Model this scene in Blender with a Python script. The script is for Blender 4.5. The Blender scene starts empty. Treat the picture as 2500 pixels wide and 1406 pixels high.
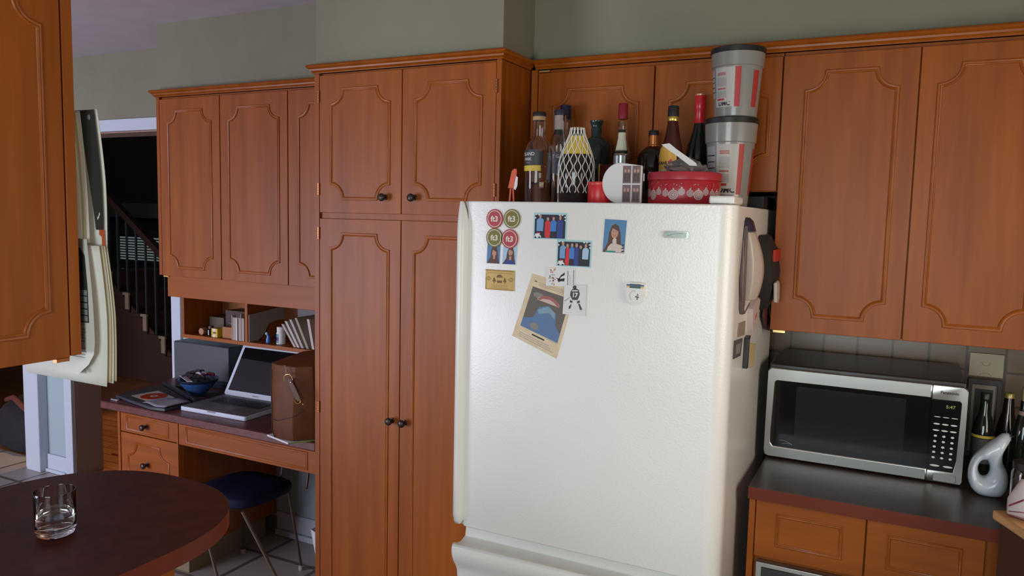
import bpy, math, random
from mathutils import Vector, Matrix
random.seed(7)
S = bpy.context.scene
C = S.collection
PI = math.pi
# ------------------------------------------------------------------ camera
cam_d = bpy.data.cameras.new('camera'); cam = bpy.data.objects.new('camera', cam_d); C.objects.link(cam)
yaw, pit, rol = math.radians(26.8087), math.radians(5.38403), math.radians(1.30032)
fwd = Vector((-math.sin(yaw), math.cos(yaw), 0)); rgt = Vector((math.cos(yaw), math.sin(yaw), 0)); up = Vector((0, 0, 1))
fw = fwd*math.cos(pit) - up*math.sin(pit); u1 = up*math.cos(pit) + fwd*math.sin(pit)
r2 = rgt*math.cos(rol) + u1*math.sin(rol); u2 = u1*math.cos(rol) - rgt*math.sin(rol)
m = Matrix((r2, u2, -fw)).transposed().to_4x4(); m.translation = Vector((0, 0, 1.65))
cam.matrix_world = m
cam_d.sensor_width = 36; cam_d.lens = 1865/2500*36; cam_d.clip_start = .02
S.camera = cam
# ------------------------------------------------------------------ view, world, lights
S.view_settings.view_transform = 'Standard'; S.view_settings.look = 'None'
S.view_settings.gamma = 1; S.view_settings.use_curve_mapping = False
S.view_settings.exposure = 0.0
S.cycles.use_denoising = True
S.cycles.max_bounces = 10; S.cycles.transparent_max_bounces = 16
S.cycles.caustics_reflective = False; S.cycles.caustics_refractive = False
S.cycles.sample_clamp_indirect = 6
W = bpy.data.worlds.new('world'); S.world = W; W.use_nodes = True
W.node_tree.nodes['Background'].inputs[0].default_value = (.62, .78, 1, 1)
W.node_tree.nodes['Background'].inputs[1].default_value = 1.0
def area(name, loc, rot, sx, sy, e, col):
    l = bpy.data.lights.new(name, 'AREA'); l.shape = 'RECTANGLE'; l.size = sx; l.size_y = sy; l.energy = e; l.color = col
    o = bpy.data.objects.new(name, l); C.objects.link(o); o.location = loc; o.rotation_euler = rot
    return o
# daylight in the kitchen glass door and in the dining side window, both in the wall behind the camera
area('kitchen_daylight', (-.45, -1.78, 1.38), (PI/2, 0, 0), 1.55, 1.2, 50, (.88, .99, 1))
area('sink_window_daylight', (.92, 1.30, 1.45), (0, PI/2, 0), .75, .95, 14, (1, .82, .62))
area('dining_daylight', (-5.0, -1.78, 1.0), (PI/2, 0, 0), 2.6, 1.8, 165, (.86, .83, 1))
area('hall_ceiling_lamp', (-4.7, 3.9, 2.9), (0, 0, 0), .35, .35, 1.5, (1, .6, .3))
sp_ = bpy.data.lights.new('hall_downlight', 'SPOT'); sp_.energy = 110; sp_.color = (1, .66, .36); sp_.spot_size = math.radians(42); sp_.spot_blend = .6; sp_.shadow_soft_size = .05
so_ = bpy.data.objects.new('hall_downlight', sp_); C.objects.link(so_); so_.location = (-4.85, 3.5, 2.6)

# ------------------------------------------------------------------ materials
MATS = {}
def mat(name, col=(.5, .5, .5), rough=.5, metal=0, **k):
    if name in MATS: return MATS[name]
    M = bpy.data.materials.new(name); M.use_nodes = True; MATS[name] = M
    b = M.node_tree.nodes['Principled BSDF']
    b.inputs['Base Color'].default_value = (*col, 1); b.inputs['Roughness'].default_value = rough; b.inputs['Metallic'].default_value = metal
    for kk, v in k.items():
        if kk == 'trans': b.inputs['Transmission Weight'].default_value = v
        elif kk == 'ior': b.inputs['IOR'].default_value = v
        elif kk == 'coat': b.inputs['Coat Weight'].default_value = v; b.inputs['Coat Roughness'].default_value = k.get('coat_r', .2)
        elif kk == 'spec': b.inputs['Specular IOR Level'].default_value = v
        elif kk == 'alpha': b.inputs['Alpha'].default_value = v
        elif kk == 'emit': b.inputs['Emission Color'].default_value = (*v, 1); b.inputs['Emission Strength'].default_value = k.get('emit_s', 1)
        elif kk == 'aniso': b.inputs['Anisotropic'].default_value = v
    return M
def nd(M, t, **k):
    n = M.node_tree.nodes.new(t)
    for a, v in k.items(): setattr(n, a, v)
    return n
def noise_mix(M, c1, c2, scale, stretch=(1, 1, 1), detail=4, lo=.35, hi=.65, bump=0, bscale=None, rough=None, coord='Object'):
    nt = M.node_tree; L = nt.links; b = nt.nodes['Principled BSDF']
    tc = nd(M, 'ShaderNodeTexCoord'); mp = nd(M, 'ShaderNodeMapping'); mp.inputs['Scale'].default_value = stretch
    L.new(tc.outputs[coord], mp.inputs['Vector'])
    n = nd(M, 'ShaderNodeTexNoise'); n.inputs['Scale'].default_value = scale; n.inputs['Detail'].default_value = detail
    L.new(mp.outputs[0], n.inputs['Vector'])
    r = nd(M, 'ShaderNodeValToRGB'); r.color_ramp.elements[0].position = lo; r.color_ramp.elements[1].position = hi
    r.color_ramp.elements[0].color = (*c1, 1); r.color_ramp.elements[1].color = (*c2, 1)
    L.new(n.outputs['Fac'], r.inputs[0]); L.new(r.outputs[0], b.inputs['Base Color'])
    if bump:
        n2 = n
        if bscale:
            n2 = nd(M, 'ShaderNodeTexNoise'); n2.inputs['Scale'].default_value = bscale; n2.inputs['Detail'].default_value = 3
            L.new(mp.outputs[0], n2.inputs['Vector'])
        bp = nd(M, 'ShaderNodeBump'); bp.inputs['Strength'].default_value = bump; bp.inputs['Distance'].default_value = .002
        L.new(n2.outputs['Fac'], bp.inputs['Height']); L.new(bp.outputs[0], b.inputs['Normal'])
    return M
def wood(name, c1, c2, stretch, rough=.42, coat=.05):
    M = mat(name, c1, rough, coat=coat, coat_r=.3, spec=.24)
    return noise_mix(M, c1, c2, 3.2, stretch, 6, .3, .72, bump=.08)
WOOD = wood('orange_maple_upright_grain', (.235, .057, .004), (.325, .084, .007), (9, 9, .7))
WOODH = wood('orange_maple_level_grain', (.235, .057, .004), (.325, .084, .007), (.7, 9, 9))
WTRIM = wood('orange_maple_moulding', (.24, .058, .004), (.32, .082, .007), (6, 6, 6), .36, .12)
WIN = wood('maple_inside', (.27, .10, .035), (.34, .13, .045), (9, 9, .7), .6, 0)
LAM = noise_mix(mat('dark_red_brown_laminate', rough=.45, spec=.25), (.050, .010, .005), (.070, .015, .008), 30, lo=.4, hi=.6)
LAMG = noise_mix(mat('dark_brown_counter_laminate', rough=.36), (.035, .022, .018), (.05, .03, .025), 40, lo=.4, hi=.6)
EDGE = mat('lit_laminate_edge', (.135, .026, .012), .45, spec=.2)  # counter front edges: light on the laminate put into a brighter colour
DESKTOP = noise_mix(mat('plum_brown_desk_laminate', rough=.38, spec=.35), (.10, .03, .027), (.14, .043, .038), 30, lo=.4, hi=.6)
SAGE = noise_mix(mat('sage_wall_paint', rough=.85), (.20, .195, .135), (.215, .21, .148), 6, bump=.1, bscale=150)
BLUEW = mat('pale_blue_wall_paint', (.34, .44, .47), .8)
CEIL = noise_mix(mat('white_ceiling_paint', rough=.9), (.50, .45, .50), (.54, .49, .54), 8, bump=.15, bscale=120)
TRIM = mat('white_trim_paint', (.52, .58, .66), .45)
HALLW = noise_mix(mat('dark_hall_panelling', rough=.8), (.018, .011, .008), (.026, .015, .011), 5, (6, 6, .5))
WHITE = noise_mix(mat('fridge_white_enamel', rough=.3, coat=.3, coat_r=.25), (.78, .78, .75), (.80, .80, .77), 5, bump=.35, bscale=190)
WHITES = mat('smooth_white_plastic', (.76, .76, .72), .3)
BRONZE = mat('dark_bronze_knob', (.05, .035, .03), .35, .6)
COPPER = mat('copper_hinge', (.45, .17, .07), .35, .9)
CHROME = mat('chrome', (.75, .75, .75), .15, 1)
STEEL = mat('brushed_steel', (.50, .50, .48), .33, 1, aniso=.7)
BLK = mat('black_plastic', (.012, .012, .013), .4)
BLKG = mat('black_glass', (.006, .006, .008), .06)
DGREY = mat('dark_grey_plastic', (.035, .04, .055), .45)
PAPER = mat('white_paper', (.72, .72, .72), .7)
GOLD = mat('gold_metal', (.75, .5, .2), .28, 1)
def P(name, c, r=.5, **k): return mat(name, c, r, **k)
RED = P('red_enamel', (.42, .02, .03), .35); BLACK = P('black_ink', (.012, .012, .014), .6); GREY = P('grey_print', (.22, .22, .22), .6)
NAVY = P('navy_vinyl', (.007, .010, .034), .7, spec=.2)
# tiles / parquet floors
def tiled(name, c1, c2, mortar, sx, sy, rough, msize=.012, bump=.3, off=0.5):
    M = mat(name, c1, rough); nt = M.node_tree; L = nt.links; b = nt.nodes['Principled BSDF']
    tc = nd(M, 'ShaderNodeTexCoord'); br = nd(M, 'ShaderNodeTexBrick'); br.offset = off
    br.inputs['Color1'].default_value = (*c1, 1); br.inputs['Color2'].default_value = (*c2, 1); br.inputs['Mortar'].default_value = (*mortar, 1)
    br.inputs['Scale'].default_value = 1; br.inputs['Brick Width'].default_value = sx; br.inputs['Row Height'].default_value = sy
    br.inputs['Mortar Size'].default_value = msize
    return M, tc, br, L, b
M, tc, br, L, b = tiled('grey_stone_floor_tiles', (.33, .30, .28), (.39, .36, .33), (.13, .11, .10), .33, .33, .35, off=0)
L.new(tc.outputs['Object'], br.inputs['Vector']); L.new(br.outputs['Color'], b.inputs['Base Color']); TILE = M
M, tc, br, L, b = tiled('orange_parquet', (.36, .14, .045), (.27, .095, .03), (.09, .03, .012), .6, .09, .35, .003)
L.new(tc.outputs['Object'], br.inputs['Vector']); L.new(br.outputs['Color'], b.inputs['Base Color']); PARQ = M
M, tc, br, L, b = tiled('beige_wall_tiles', (.15, .105, .06), (.19, .12, .08), (.06, .045, .03), .108, .108, .3, .004, off=0)
mp = nd(M, 'ShaderNodeMapping'); mp.inputs['Rotation'].default_value = (PI/2, 0, 0)
L.new(tc.outputs['Object'], mp.inputs['Vector']); L.new(mp.outputs[0], br.inputs['Vector']); L.new(br.outputs['Color'], b.inputs['Base Color']); BSPL = M

# ------------------------------------------------------------------ mesh builder
def FN(Y0): return lambda u, v, w: (u, Y0 - w, v)          # a face that looks toward the camera wall (-Y)
def FE(X0): return lambda u, v, w: (X0 + w, u, v)          # a face that looks toward +X
def FU(Z0): return lambda u, v, w: (u, v, Z0 + w)          # lying flat
class MB:
    def __init__(s, m=None): s.V = []; s.F = []; s.I = []; s.M = []; s.cur = 0; s.fr = lambda u, v, w: (u, v, w); s.use(m or PAPER)
    def use(s, m):
        if m not in s.M: s.M.append(m)
        s.cur = s.M.index(m); return s
    def add(s, vs, fs):
        n = len(s.V); s.V += [tuple(v) for v in vs]
        for f in fs: s.F.append(tuple(i+n for i in f)); s.I.append(s.cur)
        return s
    def box(s, x0, x1, y0, y1, z0, z1):
        x0, x1 = sorted((x0, x1)); y0, y1 = sorted((y0, y1)); z0, z1 = sorted((z0, z1))
        return s.add([(x, y, z) for z in (z0, z1) for y in (y0, y1) for x in (x0, x1)],
                     [(0, 2, 3, 1), (4, 5, 7, 6), (0, 1, 5, 4), (2, 6, 7, 3), (0, 4, 6, 2), (1, 3, 7, 5)])
    def slab(s, pts, w0, w1, fr):                       # polygon in a frame, extruded w0..w1
        n = len(pts)
        vs = [fr(u, v, w0) for u, v in pts] + [fr(u, v, w1) for u, v in pts]
        a = Vector(vs[1])-Vector(vs[0]); 
        fs = [tuple(range(n))[::-1], tuple(range(n, 2*n))] + [(i, (i+1) % n, n+(i+1) % n, n+i) for i in range(n)]
        return s.add(vs, fs)
    def poly(s, pts, w, fr): return s.add([fr(u, v, w) for u, v in pts], [tuple(range(len(pts)))])
    def lathe(s, prof, cx=0, cy=0, z0=0, seg=32, a0=0, a1=2*PI, sx=1, sy=1):
        full = abs(a1-a0-2*PI) < 1e-6; k = seg if full else seg+1; vs = []; fs = []; rows = []
        for r, z in prof:
            if r < 1e-6 and full: rows.append([len(vs)]); vs.append((cx, cy, z0+z))
            else:
                rows.append(list(range(len(vs), len(vs)+k)))
                for i in range(k):
                    a = a0+(a1-a0)*i/seg; vs.append((cx+r*sx*math.cos(a), cy+r*sy*math.sin(a), z0+z))
        for A, B in zip(rows, rows[1:]):
            for i in range(seg):
                j = (i+1) % k if full else i+1
                if len(A) == 1 and len(B) == 1: continue
                if len(A) == 1: fs.append((A[0], B[j], B[i]))
                elif len(B) == 1: fs.append((A[i], A[j], B[0]))
                else: fs.append((A[i], A[j], B[j], B[i]))
        return s.add(vs, fs)
    def tube(s, pts, r, seg=8, closed=False, cap=True):
        P_ = [Vector(p) for p in pts]; n = len(P_); vs = []; fs = []
        rr = r if isinstance(r, (list, tuple)) else [r]*n
        prev = None
        for i in range(n):
            if closed: t = (P_[(i+1) % n]-P_[i-1])
            else: t = P_[min(i+1, n-1)]-P_[max(i-1, 0)]
            t.normalize()
            if prev is None: nx = t.orthogonal().normalized()
            else: nx = (prev - t*prev.dot(t)).normalized()
            prev = nx; ny = t.cross(nx)
            for k in range(seg):
                a = 2*PI*k/seg; vs.append(P_[i]+(nx*math.cos(a)+ny*math.sin(a))*rr[i])
        m_ = n if closed else n-1
        for i in range(m_):
            j = (i+1) % n
            for k in range(seg):
                fs.append((i*seg+k, i*seg+(k+1) % seg, j*seg+(k+1) % seg, j*seg+k))
        if not closed and cap: fs += [tuple(range(seg))[::-1], tuple(range((n-1)*seg, n*seg))]
        return s.add(vs, fs)
    def moulding(s, path, prof, fr):                    # mitred profile (n, w) along a closed path (u, v)
        n = len(path); vs = []; fs = []; m_ = len(prof)
        for i in range(n):
            a, b, c = Vector(path[i-1]), Vector(path[i]), Vector(path[(i+1) % n])
            d1 = (b-a).normalized(); d2 = (c-b).normalized()
            n1 = Vector((-d1.y, d1.x)); n2 = Vector((-d2.y, d2.x)); bi = (n1+n2)
            bi = bi/max(.3, bi.dot(n1)) if bi.length > 1e-5 else n1
            for q, w in prof: vs.append(fr(b.x+bi.x*q, b.y+bi.y*q, w))
        for i in range(n):
            j = (i+1) % n
            for k in range(m_-1): fs.append((i*m_+k, j*m_+k, j*m_+k+1, i*m_+k+1))
        return s.add(vs, fs)
    def ball(s, c, r, seg=16, sx=1, sy=1, sz=1):
        prof = [(r*math.sin(PI*i/8), -r*sz*math.cos(PI*i/8)) for i in range(9)]
        return s.lathe(prof, c[0], c[1], c[2], seg, sx=sx, sy=sy)
    def text(s, txt, size, u, v, w, fr, rot=0, stretch=1, bold=0):
        cu = bpy.data.curves.new('t', 'FONT'); cu.body = txt; cu.size = size; cu.align_x = 'CENTER'; cu.align_y = 'CENTER'; cu.offset = bold*size; cu.resolution_u = 3
        o = bpy.data.objects.new('t', cu); C.objects.link(o); bpy.context.view_layer.update()
        me = bpy.data.meshes.new_from_object(o.evaluated_get(bpy.context.evaluated_depsgraph_get()))
        c_, s_ = math.cos(rot), math.sin(rot)
        s.add([fr(u+(p.co.x*stretch*c_-p.co.y*s_), v+(p.co.x*stretch*s_+p.co.y*c_), w) for p in me.vertices], [tuple(p.vertices) for p in me.polygons])
        bpy.data.objects.remove(o); bpy.data.curves.remove(cu); bpy.data.meshes.remove(me); return s
    def build(s, name, parent=None, bevel=0, seg=2, smooth=True, angle=35, fix=True, **p):
        me = bpy.data.meshes.new(name); off = Vector(parent_world(parent)) if parent else Vector((0, 0, 0))
        me.from_pydata([Vector(v)-off for v in s.V], [], s.F)
        for m_ in s.M: me.materials.append(m_)
        me.polygons.foreach_set('material_index', s.I)
        if smooth:
            me.polygons.foreach_set('use_smooth', [True]*len(s.F)); me.set_sharp_from_angle(angle=math.radians(angle))
        me.update()
        o = bpy.data.objects.new(name, me); C.objects.link(o)
        if parent: o.parent = parent
        if bevel:
            b_ = o.modifiers.new('bevel', 'BEVEL'); b_.width = bevel; b_.segments = seg; b_.limit_method = 'ANGLE'; b_.angle_limit = math.radians(40); b_.harden_normals = False
        for k, v in p.items(): o[k] = v
        return o
def parent_world(o):
    v = Vector(o.location)
    while o.parent: o = o.parent; v += o.location
    return v
def thing(name, label, cat, loc=(0, 0, 0), group=None):
    o = bpy.data.objects.new(name, None); o.empty_display_size = .05; C.objects.link(o); o.location = loc
    o['label'] = label; o['category'] = cat
    if group: o['group'] = group
    return o
def tag(o, label, cat, group=None):
    o['label'] = label; o['category'] = cat
    if group: o['group'] = group
    return o
def structure(mb, name, **k):
    o = mb.build(name, **k); o['kind'] = 'structure'; return o
def rect(x0, y0, x1, y1): return [(x0, y0), (x1, y0), (x1, y1), (x0, y1)]
def ell(cx, cy, rx, ry, n=28, a0=0, a1=2*PI):
    full = abs(a1-a0-2*PI) < 1e-6
    return [(cx+rx*math.cos(a0+(a1-a0)*i/(n if full else n-1)), cy+ry*math.sin(a0+(a1-a0)*i/(n if full else n-1))) for i in range(n)]
def rrect(x0, y0, x1, y1, r, n=5):
    out = []
    for cx, cy, a in ((x1-r, y0+r, -PI/2), (x1-r, y1-r, 0), (x0+r, y1-r, PI/2), (x0+r, y0+r, PI)):
        out += [(cx+r*math.cos(a+PI/2*i/n), cy+r*math.sin(a+PI/2*i/n)) for i in range(n+1)]
    return out

# ------------------------------------------------------------------ the room
YW, CE = 2.86, 2.50
structure(MB(TILE).box(-9, 1.0, -1.95, 2.95, -.05, 0), 'floor')
structure(MB(PARQ).box(-9, -2.9, 2.95, 7, -.05, 0), 'floor_hall')
structure(MB(CEIL).box(-9, 1.0, -1.95, 3.04, CE, CE+.06), 'ceiling')
w = MB(SAGE)
w.box(-3.51, 1.0, YW, 3.04, 0, CE).box(-9, -3.51, YW, 3.04, 2.07, CE)
w.use(BLUEW).box(-4.79, -4.41, YW, 3.04, 0, 2.07); w.use(SAGE).box(-9, -6.3, YW, 3.04, 0, 2.07)
structure(w, 'wall_back')
structure(MB(BLUEW).box(-3.44, -1.98, YW-.004, YW, .09, 1.32), 'wall_desk_panel')
structure(MB(SAGE).box(.9, 1.0, -1.95, .78, 0, CE).box(.9, 1.0, 1.82, YW, 0, CE).box(.9, 1.0, .78, 1.82, 0, 1.05).box(.9, 1.0, .78, 1.82, 1.85, CE), 'wall_right')
structure(MB(SAGE).box(-9, -8.9, -1.95, YW, 0, CE), 'wall_left')
w = MB(SAGE)                                                   # wall behind the camera: glass door opening and a window opening
w.box(-9, -6.35, -1.95, -1.8, 0, CE).box(-6.35, -3.65, -1.95, -1.8, 0, .06).box(-6.35, -3.65, -1.95, -1.8, 1.95, CE)
w.box(-3.65, -1.25, -1.95, -1.8, 0, CE).box(-1.25, .35, -1.95, -1.8, 2.02, CE).box(-1.25, .35, -1.95, -1.8, 0, .76).box(.35, 1, -1.95, -1.8, 0, CE)
structure(w, 'wall_front')
# soffits over the cabinets
structure(MB(SAGE).box(-3.15, -1.985, 2.50, YW, 2.19, CE), 'wall_soffit_desk')
structure(MB(SAGE).box(-1.985, -1.197, 2.265, YW, 2.19, CE), 'wall_soffit_pantry')
structure(MB(SAGE).box(-1.197, .9, 2.50, YW, 2.19, CE), 'wall_soffit_kitchen')
structure(MB(SAGE).box(-1.875, -1.565, -1.8, 1.025, 2.19, CE), 'wall_soffit_peninsula')
# hall behind
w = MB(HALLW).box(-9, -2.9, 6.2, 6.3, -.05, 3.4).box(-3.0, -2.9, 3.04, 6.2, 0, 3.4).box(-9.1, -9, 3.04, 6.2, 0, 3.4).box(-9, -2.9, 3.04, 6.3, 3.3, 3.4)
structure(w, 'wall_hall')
# doorway trims
t = MB(TRIM)
t.box(-4.47, -3.44, YW-.018, YW, 2.07, 2.135).box(-3.51, -3.44, YW-.018, YW, 0, 2.07).box(-4.47, -4.40, YW-.018, YW, 0, 2.07)
t.use(mat('shaded_jamb_tan', (.34, .24, .19), .5)).box(-4.405, -4.398, YW, 3.04, 0, 2.07).box(-3.515, -3.51, YW, 3.04, 0, 2.07).box(-4.405, -3.51, YW, 3.04, 2.062, 2.07)  # warm shade on the white jamb is put into this tan
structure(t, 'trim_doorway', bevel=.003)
structure(MB(TRIM).box(-4.80, -4.662, 2.80, YW, 0, 2.07).box(-4.84, -4.80, 2.82, 3.04, 0, 2.07), 'trim_post', bevel=.004)
structure(MB(TRIM).box(-4.66, -4.47, YW-.015, YW, .0, .11).box(-4.66, -4.47, YW-.03, YW, 0, .02), 'baseboard_doorway', bevel=.004)
structure(MB(TRIM).box(-2.76, -1.985, YW-.014, YW, .03, .12).box(-2.76, -1.985, YW-.028, YW, 0, .03), 'baseboard_desk', bevel=.004)
structure(MB(WTRIM).box(-4.28, -4.34, 3.25, 3.30, 0, .01).box(-4.62, -4.28, 3.25, 3.262, 0, .008), 'trim_floor_register')
structure(MB(BSPL).box(-1.19, .9, YW-.008, YW, .914, 1.34), 'wall_backsplash')

# ------------------------------------------------------------------ cabinet kit
def scoop(u0, u1, v0, v1, r=.055, k=7):                  # rectangle whose four corners are scooped out
    p = []
    for cx, cy, a in ((u0, v0, PI/2), (u1, v0, PI), (u1, v1, -PI/2), (u0, v1, 0)):
        p += [(cx+r*math.cos(a-PI/2*i/k), cy+r*math.sin(a-PI/2*i/k)) for i in range(k+1)]
    return p
MPROF = [(-.0065, 0), (-.0062, .0022), (-.0040, .0032), (-.0014, .0016), (.0004, .0016), (.0030, .0040), (.0056, .0028), (.0065, 0)]
MPROF2 = [(-.005, 0), (-.0048, .0018), (-.0030, .0026), (-.0011, .0010), (.0006, .0010), (.0024, .0030), (.0043, .0020), (.005, 0)]
def door(par, u0, u1, v0, v1, fr, mo=None, r=.055, name='door', wd=None, ti=.02, mprof=MPROF):
    d = MB(wd or WOOD).slab([(u0, v0), (u1, v0), (u1, v1), (u0, v1)], -ti, 0, fr).build(name, par, bevel=.0015)
    if mo:
        path = scoop(*mo, r) if r else rect(mo[0], mo[2], mo[1], mo[3])
        MB(WTRIM).moulding(path, mprof, fr).build('panel_moulding', d, angle=60)
    return d
def knob(par, u, v, fr):
    k = 12; pr = [(0, .031), (.008, .0305), (.0135, .027), (.0145, .022), (.012, .017), (.006, .013), (.0055, .004), (.011, .002), (.011, 0)]
    vs = []; fs = []
    for r, w in pr:
        for i in range(k): a = 2*PI*i/k; vs.append(fr(u+r*math.cos(a), v+r*math.sin(a), w))
    for j in range(len(pr)-1):
        for i in range(k): fs.append((j*k+i, j*k+(i+1) % k, (j+1)*k+(i+1) % k, (j+1)*k+i))
    MB(BRONZE).add(vs, fs).build('knob', par, angle=60)
def hinge(par, u, v, fr, h=.045):
    x, y, z = fr(u, v, .003)
    m_ = MB(COPPER)
    for i in range(5): m_.lathe([(0, 0), (.0042, 0), (.0042, h/5-.0015), (0, h/5-.0015)], x, y, z-h/2+i*h/5, 10)
    m_.build('hinge', par)
CROWN = [(0, 0), (.004, 0), (.006, .006), (.012, .009), (.013, .015), (.019, .018), (.023, .024), (.021, .030), (.016, .032), (0, .032)]
def crown(par, pts):
    """pts: plan path (x, y) at the cabinet face; the profile grows to the right-hand side of the path"""
    n = len(pts); vs = []; fs = []; m_ = len(CROWN)
    for i in range(n):
        d1 = (Vector(pts[i])-Vector(pts[i-1])).normalized() if i else None
        d2 = (Vector(pts[i+1])-Vector(pts[i])).normalized() if i < n-1 else None
        d1 = d1 or d2; d2 = d2 or d1
        n1 = Vector((d1.y, -d1.x)); n2 = Vector((d2.y, -d2.x)); bi = n1+n2; bi /= bi.dot(n1)
        for q, z in CROWN: vs.append((pts[i][0]+bi.x*q, pts[i][1]+bi.y*q, 2.160+z))
    for i in range(n-1):
        for k in range(m_): k2 = (k+1) % m_; fs.append((i*m_+k, (i+1)*m_+k, (i+1)*m_+k2, i*m_+k2))
    fs += [tuple(range(m_)), tuple(range((n-1)*m_, n*m_))[::-1]]
    return MB(WTRIM).add(vs, fs).build('crown_moulding', par, angle=50)

# ------------------------------------------------------------------ tall pantry cabinet
YP = 2.255; fp = FN(YP)
pn = thing('pantry_cabinet', 'tall orange maple pantry cabinet with four doors beside the white fridge', 'cabinet', (-1.59, 2.55, 0))
b_ = MB(WOOD).box(-1.983, -1.197, 2.277, 2.855, .09, 2.16).box(-1.985, -1.962, YP, 2.277, .09, 2.16).box(-1.213, -1.195, YP, 2.277, .09, 2.16)
b_.box(-1.962, -1.213, YP+.010, 2.277, 1.600, 1.66).box(-1.962, -1.213, YP+.012, 2.277, 2.14, 2.16)
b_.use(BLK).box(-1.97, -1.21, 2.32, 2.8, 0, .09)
b_.build('body', pn, bevel=.001)
crown(pn, [(-1.985, 2.855), (-1.985, YP), (-1.195, YP), (-1.195, 2.468)])
for u0, u1, m0, m1, kx in ((-1.960, -1.5895, -1.906, -1.643, -1.658), (-1.5865, -1.2145, -1.531, -1.270, -1.533)):
    d = door(pn, u0, u1, 1.647, 2.152, fp, (m0, m1, 1.700, 2.097)); knob(d, kx, 1.706, fp)
    hx = u0-.003 if kx < -1.6 else u1+.003
    for hz in (2.075, 1.735): hinge(d, hx, hz, fp)
for u0, u1, m0, m1, kx in ((-1.960, -1.5895, -1.906, -1.643, -1.620), (-1.5865, -1.2145, -1.531, -1.270, -1.564)):
    d = door(pn, u0, u1, .10, 1.625, fp, (m0, m1, .16, 1.568)); knob(d, kx, .894, fp)
    hx = u0-.003 if kx < -1.6 else u1+.003
    for hz in (1.57, .90, .17): hinge(d, hx, hz, fp)
# ------------------------------------------------------------------ wall cabinets over the desk
YU = 2.47; fu = FN(YU)
dc = thing('desk_wall_cabinet', 'three-door maple wall cabinet hanging over the desk', 'cabinet', (-2.57, 2.66, 1.33))
b_ = MB(WOOD).box(-3.125, -1.987, YU+.022, 2.855, 1.335, 2.16).box(-3.125, -3.105, YU, YU+.022, 1.335, 2.16).box(-3.10, -1.987, YU+.012, YU+.03, 2.145, 2.16)
b_.build('body', dc, bevel=.001)
MB(WOODH).box(-3.075, -1.987, YU+.004, YU+.026, 1.235, 1.335).build('valance', dc, bevel=.0015)
crown(dc, [(-3.125, 2.855), (-3.125, YU), (-1.987, YU)])
for u0, u1, m0, m1 in ((-3.103, -2.717, -3.048, -2.772), (-2.713, -2.321, -2.662, -2.371), (-2.317, -1.990, -2.259, -2.045)):
    d = door(dc, u0, u1, 1.333, 2.150, fu, (m0, m1, 1.376, 2.093))
MB(GOLD).box(-3.095, -3.06, YU-.002, YU+.012, 1.327, 1.333).build('hinge', dc)
# open cubby shelf under it
cb = thing('cubby_shelf', 'open maple cubby shelf with dividers hanging under the desk wall cabinet', 'shelf', (-2.7, 2.72, 1.03))
YC = 2.6
b_ = MB(WIN).box(-3.135, -2.0, 2.84, 2.853, 1.018, 1.333)
b_.use(WOODH).box(-3.135, -2.25, YC, 2.84, 1.016, 1.034)
b_.build('body', cb, bevel=.001)
for x in (-3.135, -2.712, -2.262): MB(WOOD).box(x, x+.017, YC, 2.84, 1.034, 1.234).build('divider', cb, bevel=.001)
MB(WOODH).box(-3.135, -2.0, YC, 2.84, 1.234, 1.25).build('top_panel', cb)
# ------------------------------------------------------------------ right wall cabinets
oc = thing('over_fridge_cabinet', 'short maple wall cabinet above the fridge, behind the bottles', 'cabinet', (-.75, 2.66, 1.74))
b_ = MB(WOOD).box(-1.190, -.347, YU+.022, 2.85, 1.742, 2.16).box(-1.190, -1.166, YU, YU+.022, 1.742, 2.16).box(-1.19, -.347, YU+.012, YU+.03, 2.148, 2.16)
b_.build('body', oc, bevel=.001)
crown(oc, [(-1.173, YU), (-.346, YU)])
MB(GOLD).box(-1.16, -1.12, YU-.002, YU+.012, 2.151, 2.156).build('hinge', oc)
for u0, u1, m0, m1 in ((-1.163, -.747, -1.100, -.801), (-.743, -.349, -.690, -.380)):
    door(oc, u0, u1, 1.744, 2.148, fu, (m0, m1, 1.800, 2.084))
tc_ = thing('tall_wall_cabinet', 'full-height maple wall cabinet above the microwave', 'cabinet', (.0, 2.66, 1.315))
b_ = MB(WOOD).box(-.345, .80, YU+.022, 2.85, 1.318, 2.16).box(-.345, .80, YU+.012, YU+.03, 2.148, 2.16)
b_.build('body', tc_, bevel=.001)
crown(tc_, [(-.346, YU), (.80, YU)])
for u0, u1, m0, m1 in ((-.345, .0195, -.276, -.033), (.0225, .392, .072, .315), (.395, .76, .45, .70)):
    door(tc_, u0, u1, 1.316, 2.148, fu, (m0, m1, 1.368, 2.094))
MB(GOLD).box(-.335, -.30, YU-.002, YU+.012, 1.309, 1.316).build('hinge', tc_)
# ------------------------------------------------------------------ cabinet hanging over the peninsula
fe = FE(-1.554)
hc = thing('hanging_cabinet', 'orange maple cabinet hanging over the round-ended counter', 'cabinet', (-1.72, .5, 1.33))
b_ = MB(WOOD).box(-1.87, -1.576, -1.75, 1.031, 1.333, 2.175).box(-1.576, -1.554, 1.008, 1.031, 1.333, 2.175).box(-1.576, -1.562, -1.75, 1.01, 2.15, 2.175)
b_.build('body', hc, bevel=.001)
for i in range(4):
    y1 = 1.005-.42*i
    door(hc, y1-.416, y1, 1.330, 2.15, fe, (y1-.36, y1-.043, 1.388, 2.052), r=.047)
MB(COPPER).box(-1.566, -1.553, .975, 1.003, 1.323, 1.330).build('hinge', hc)
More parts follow.
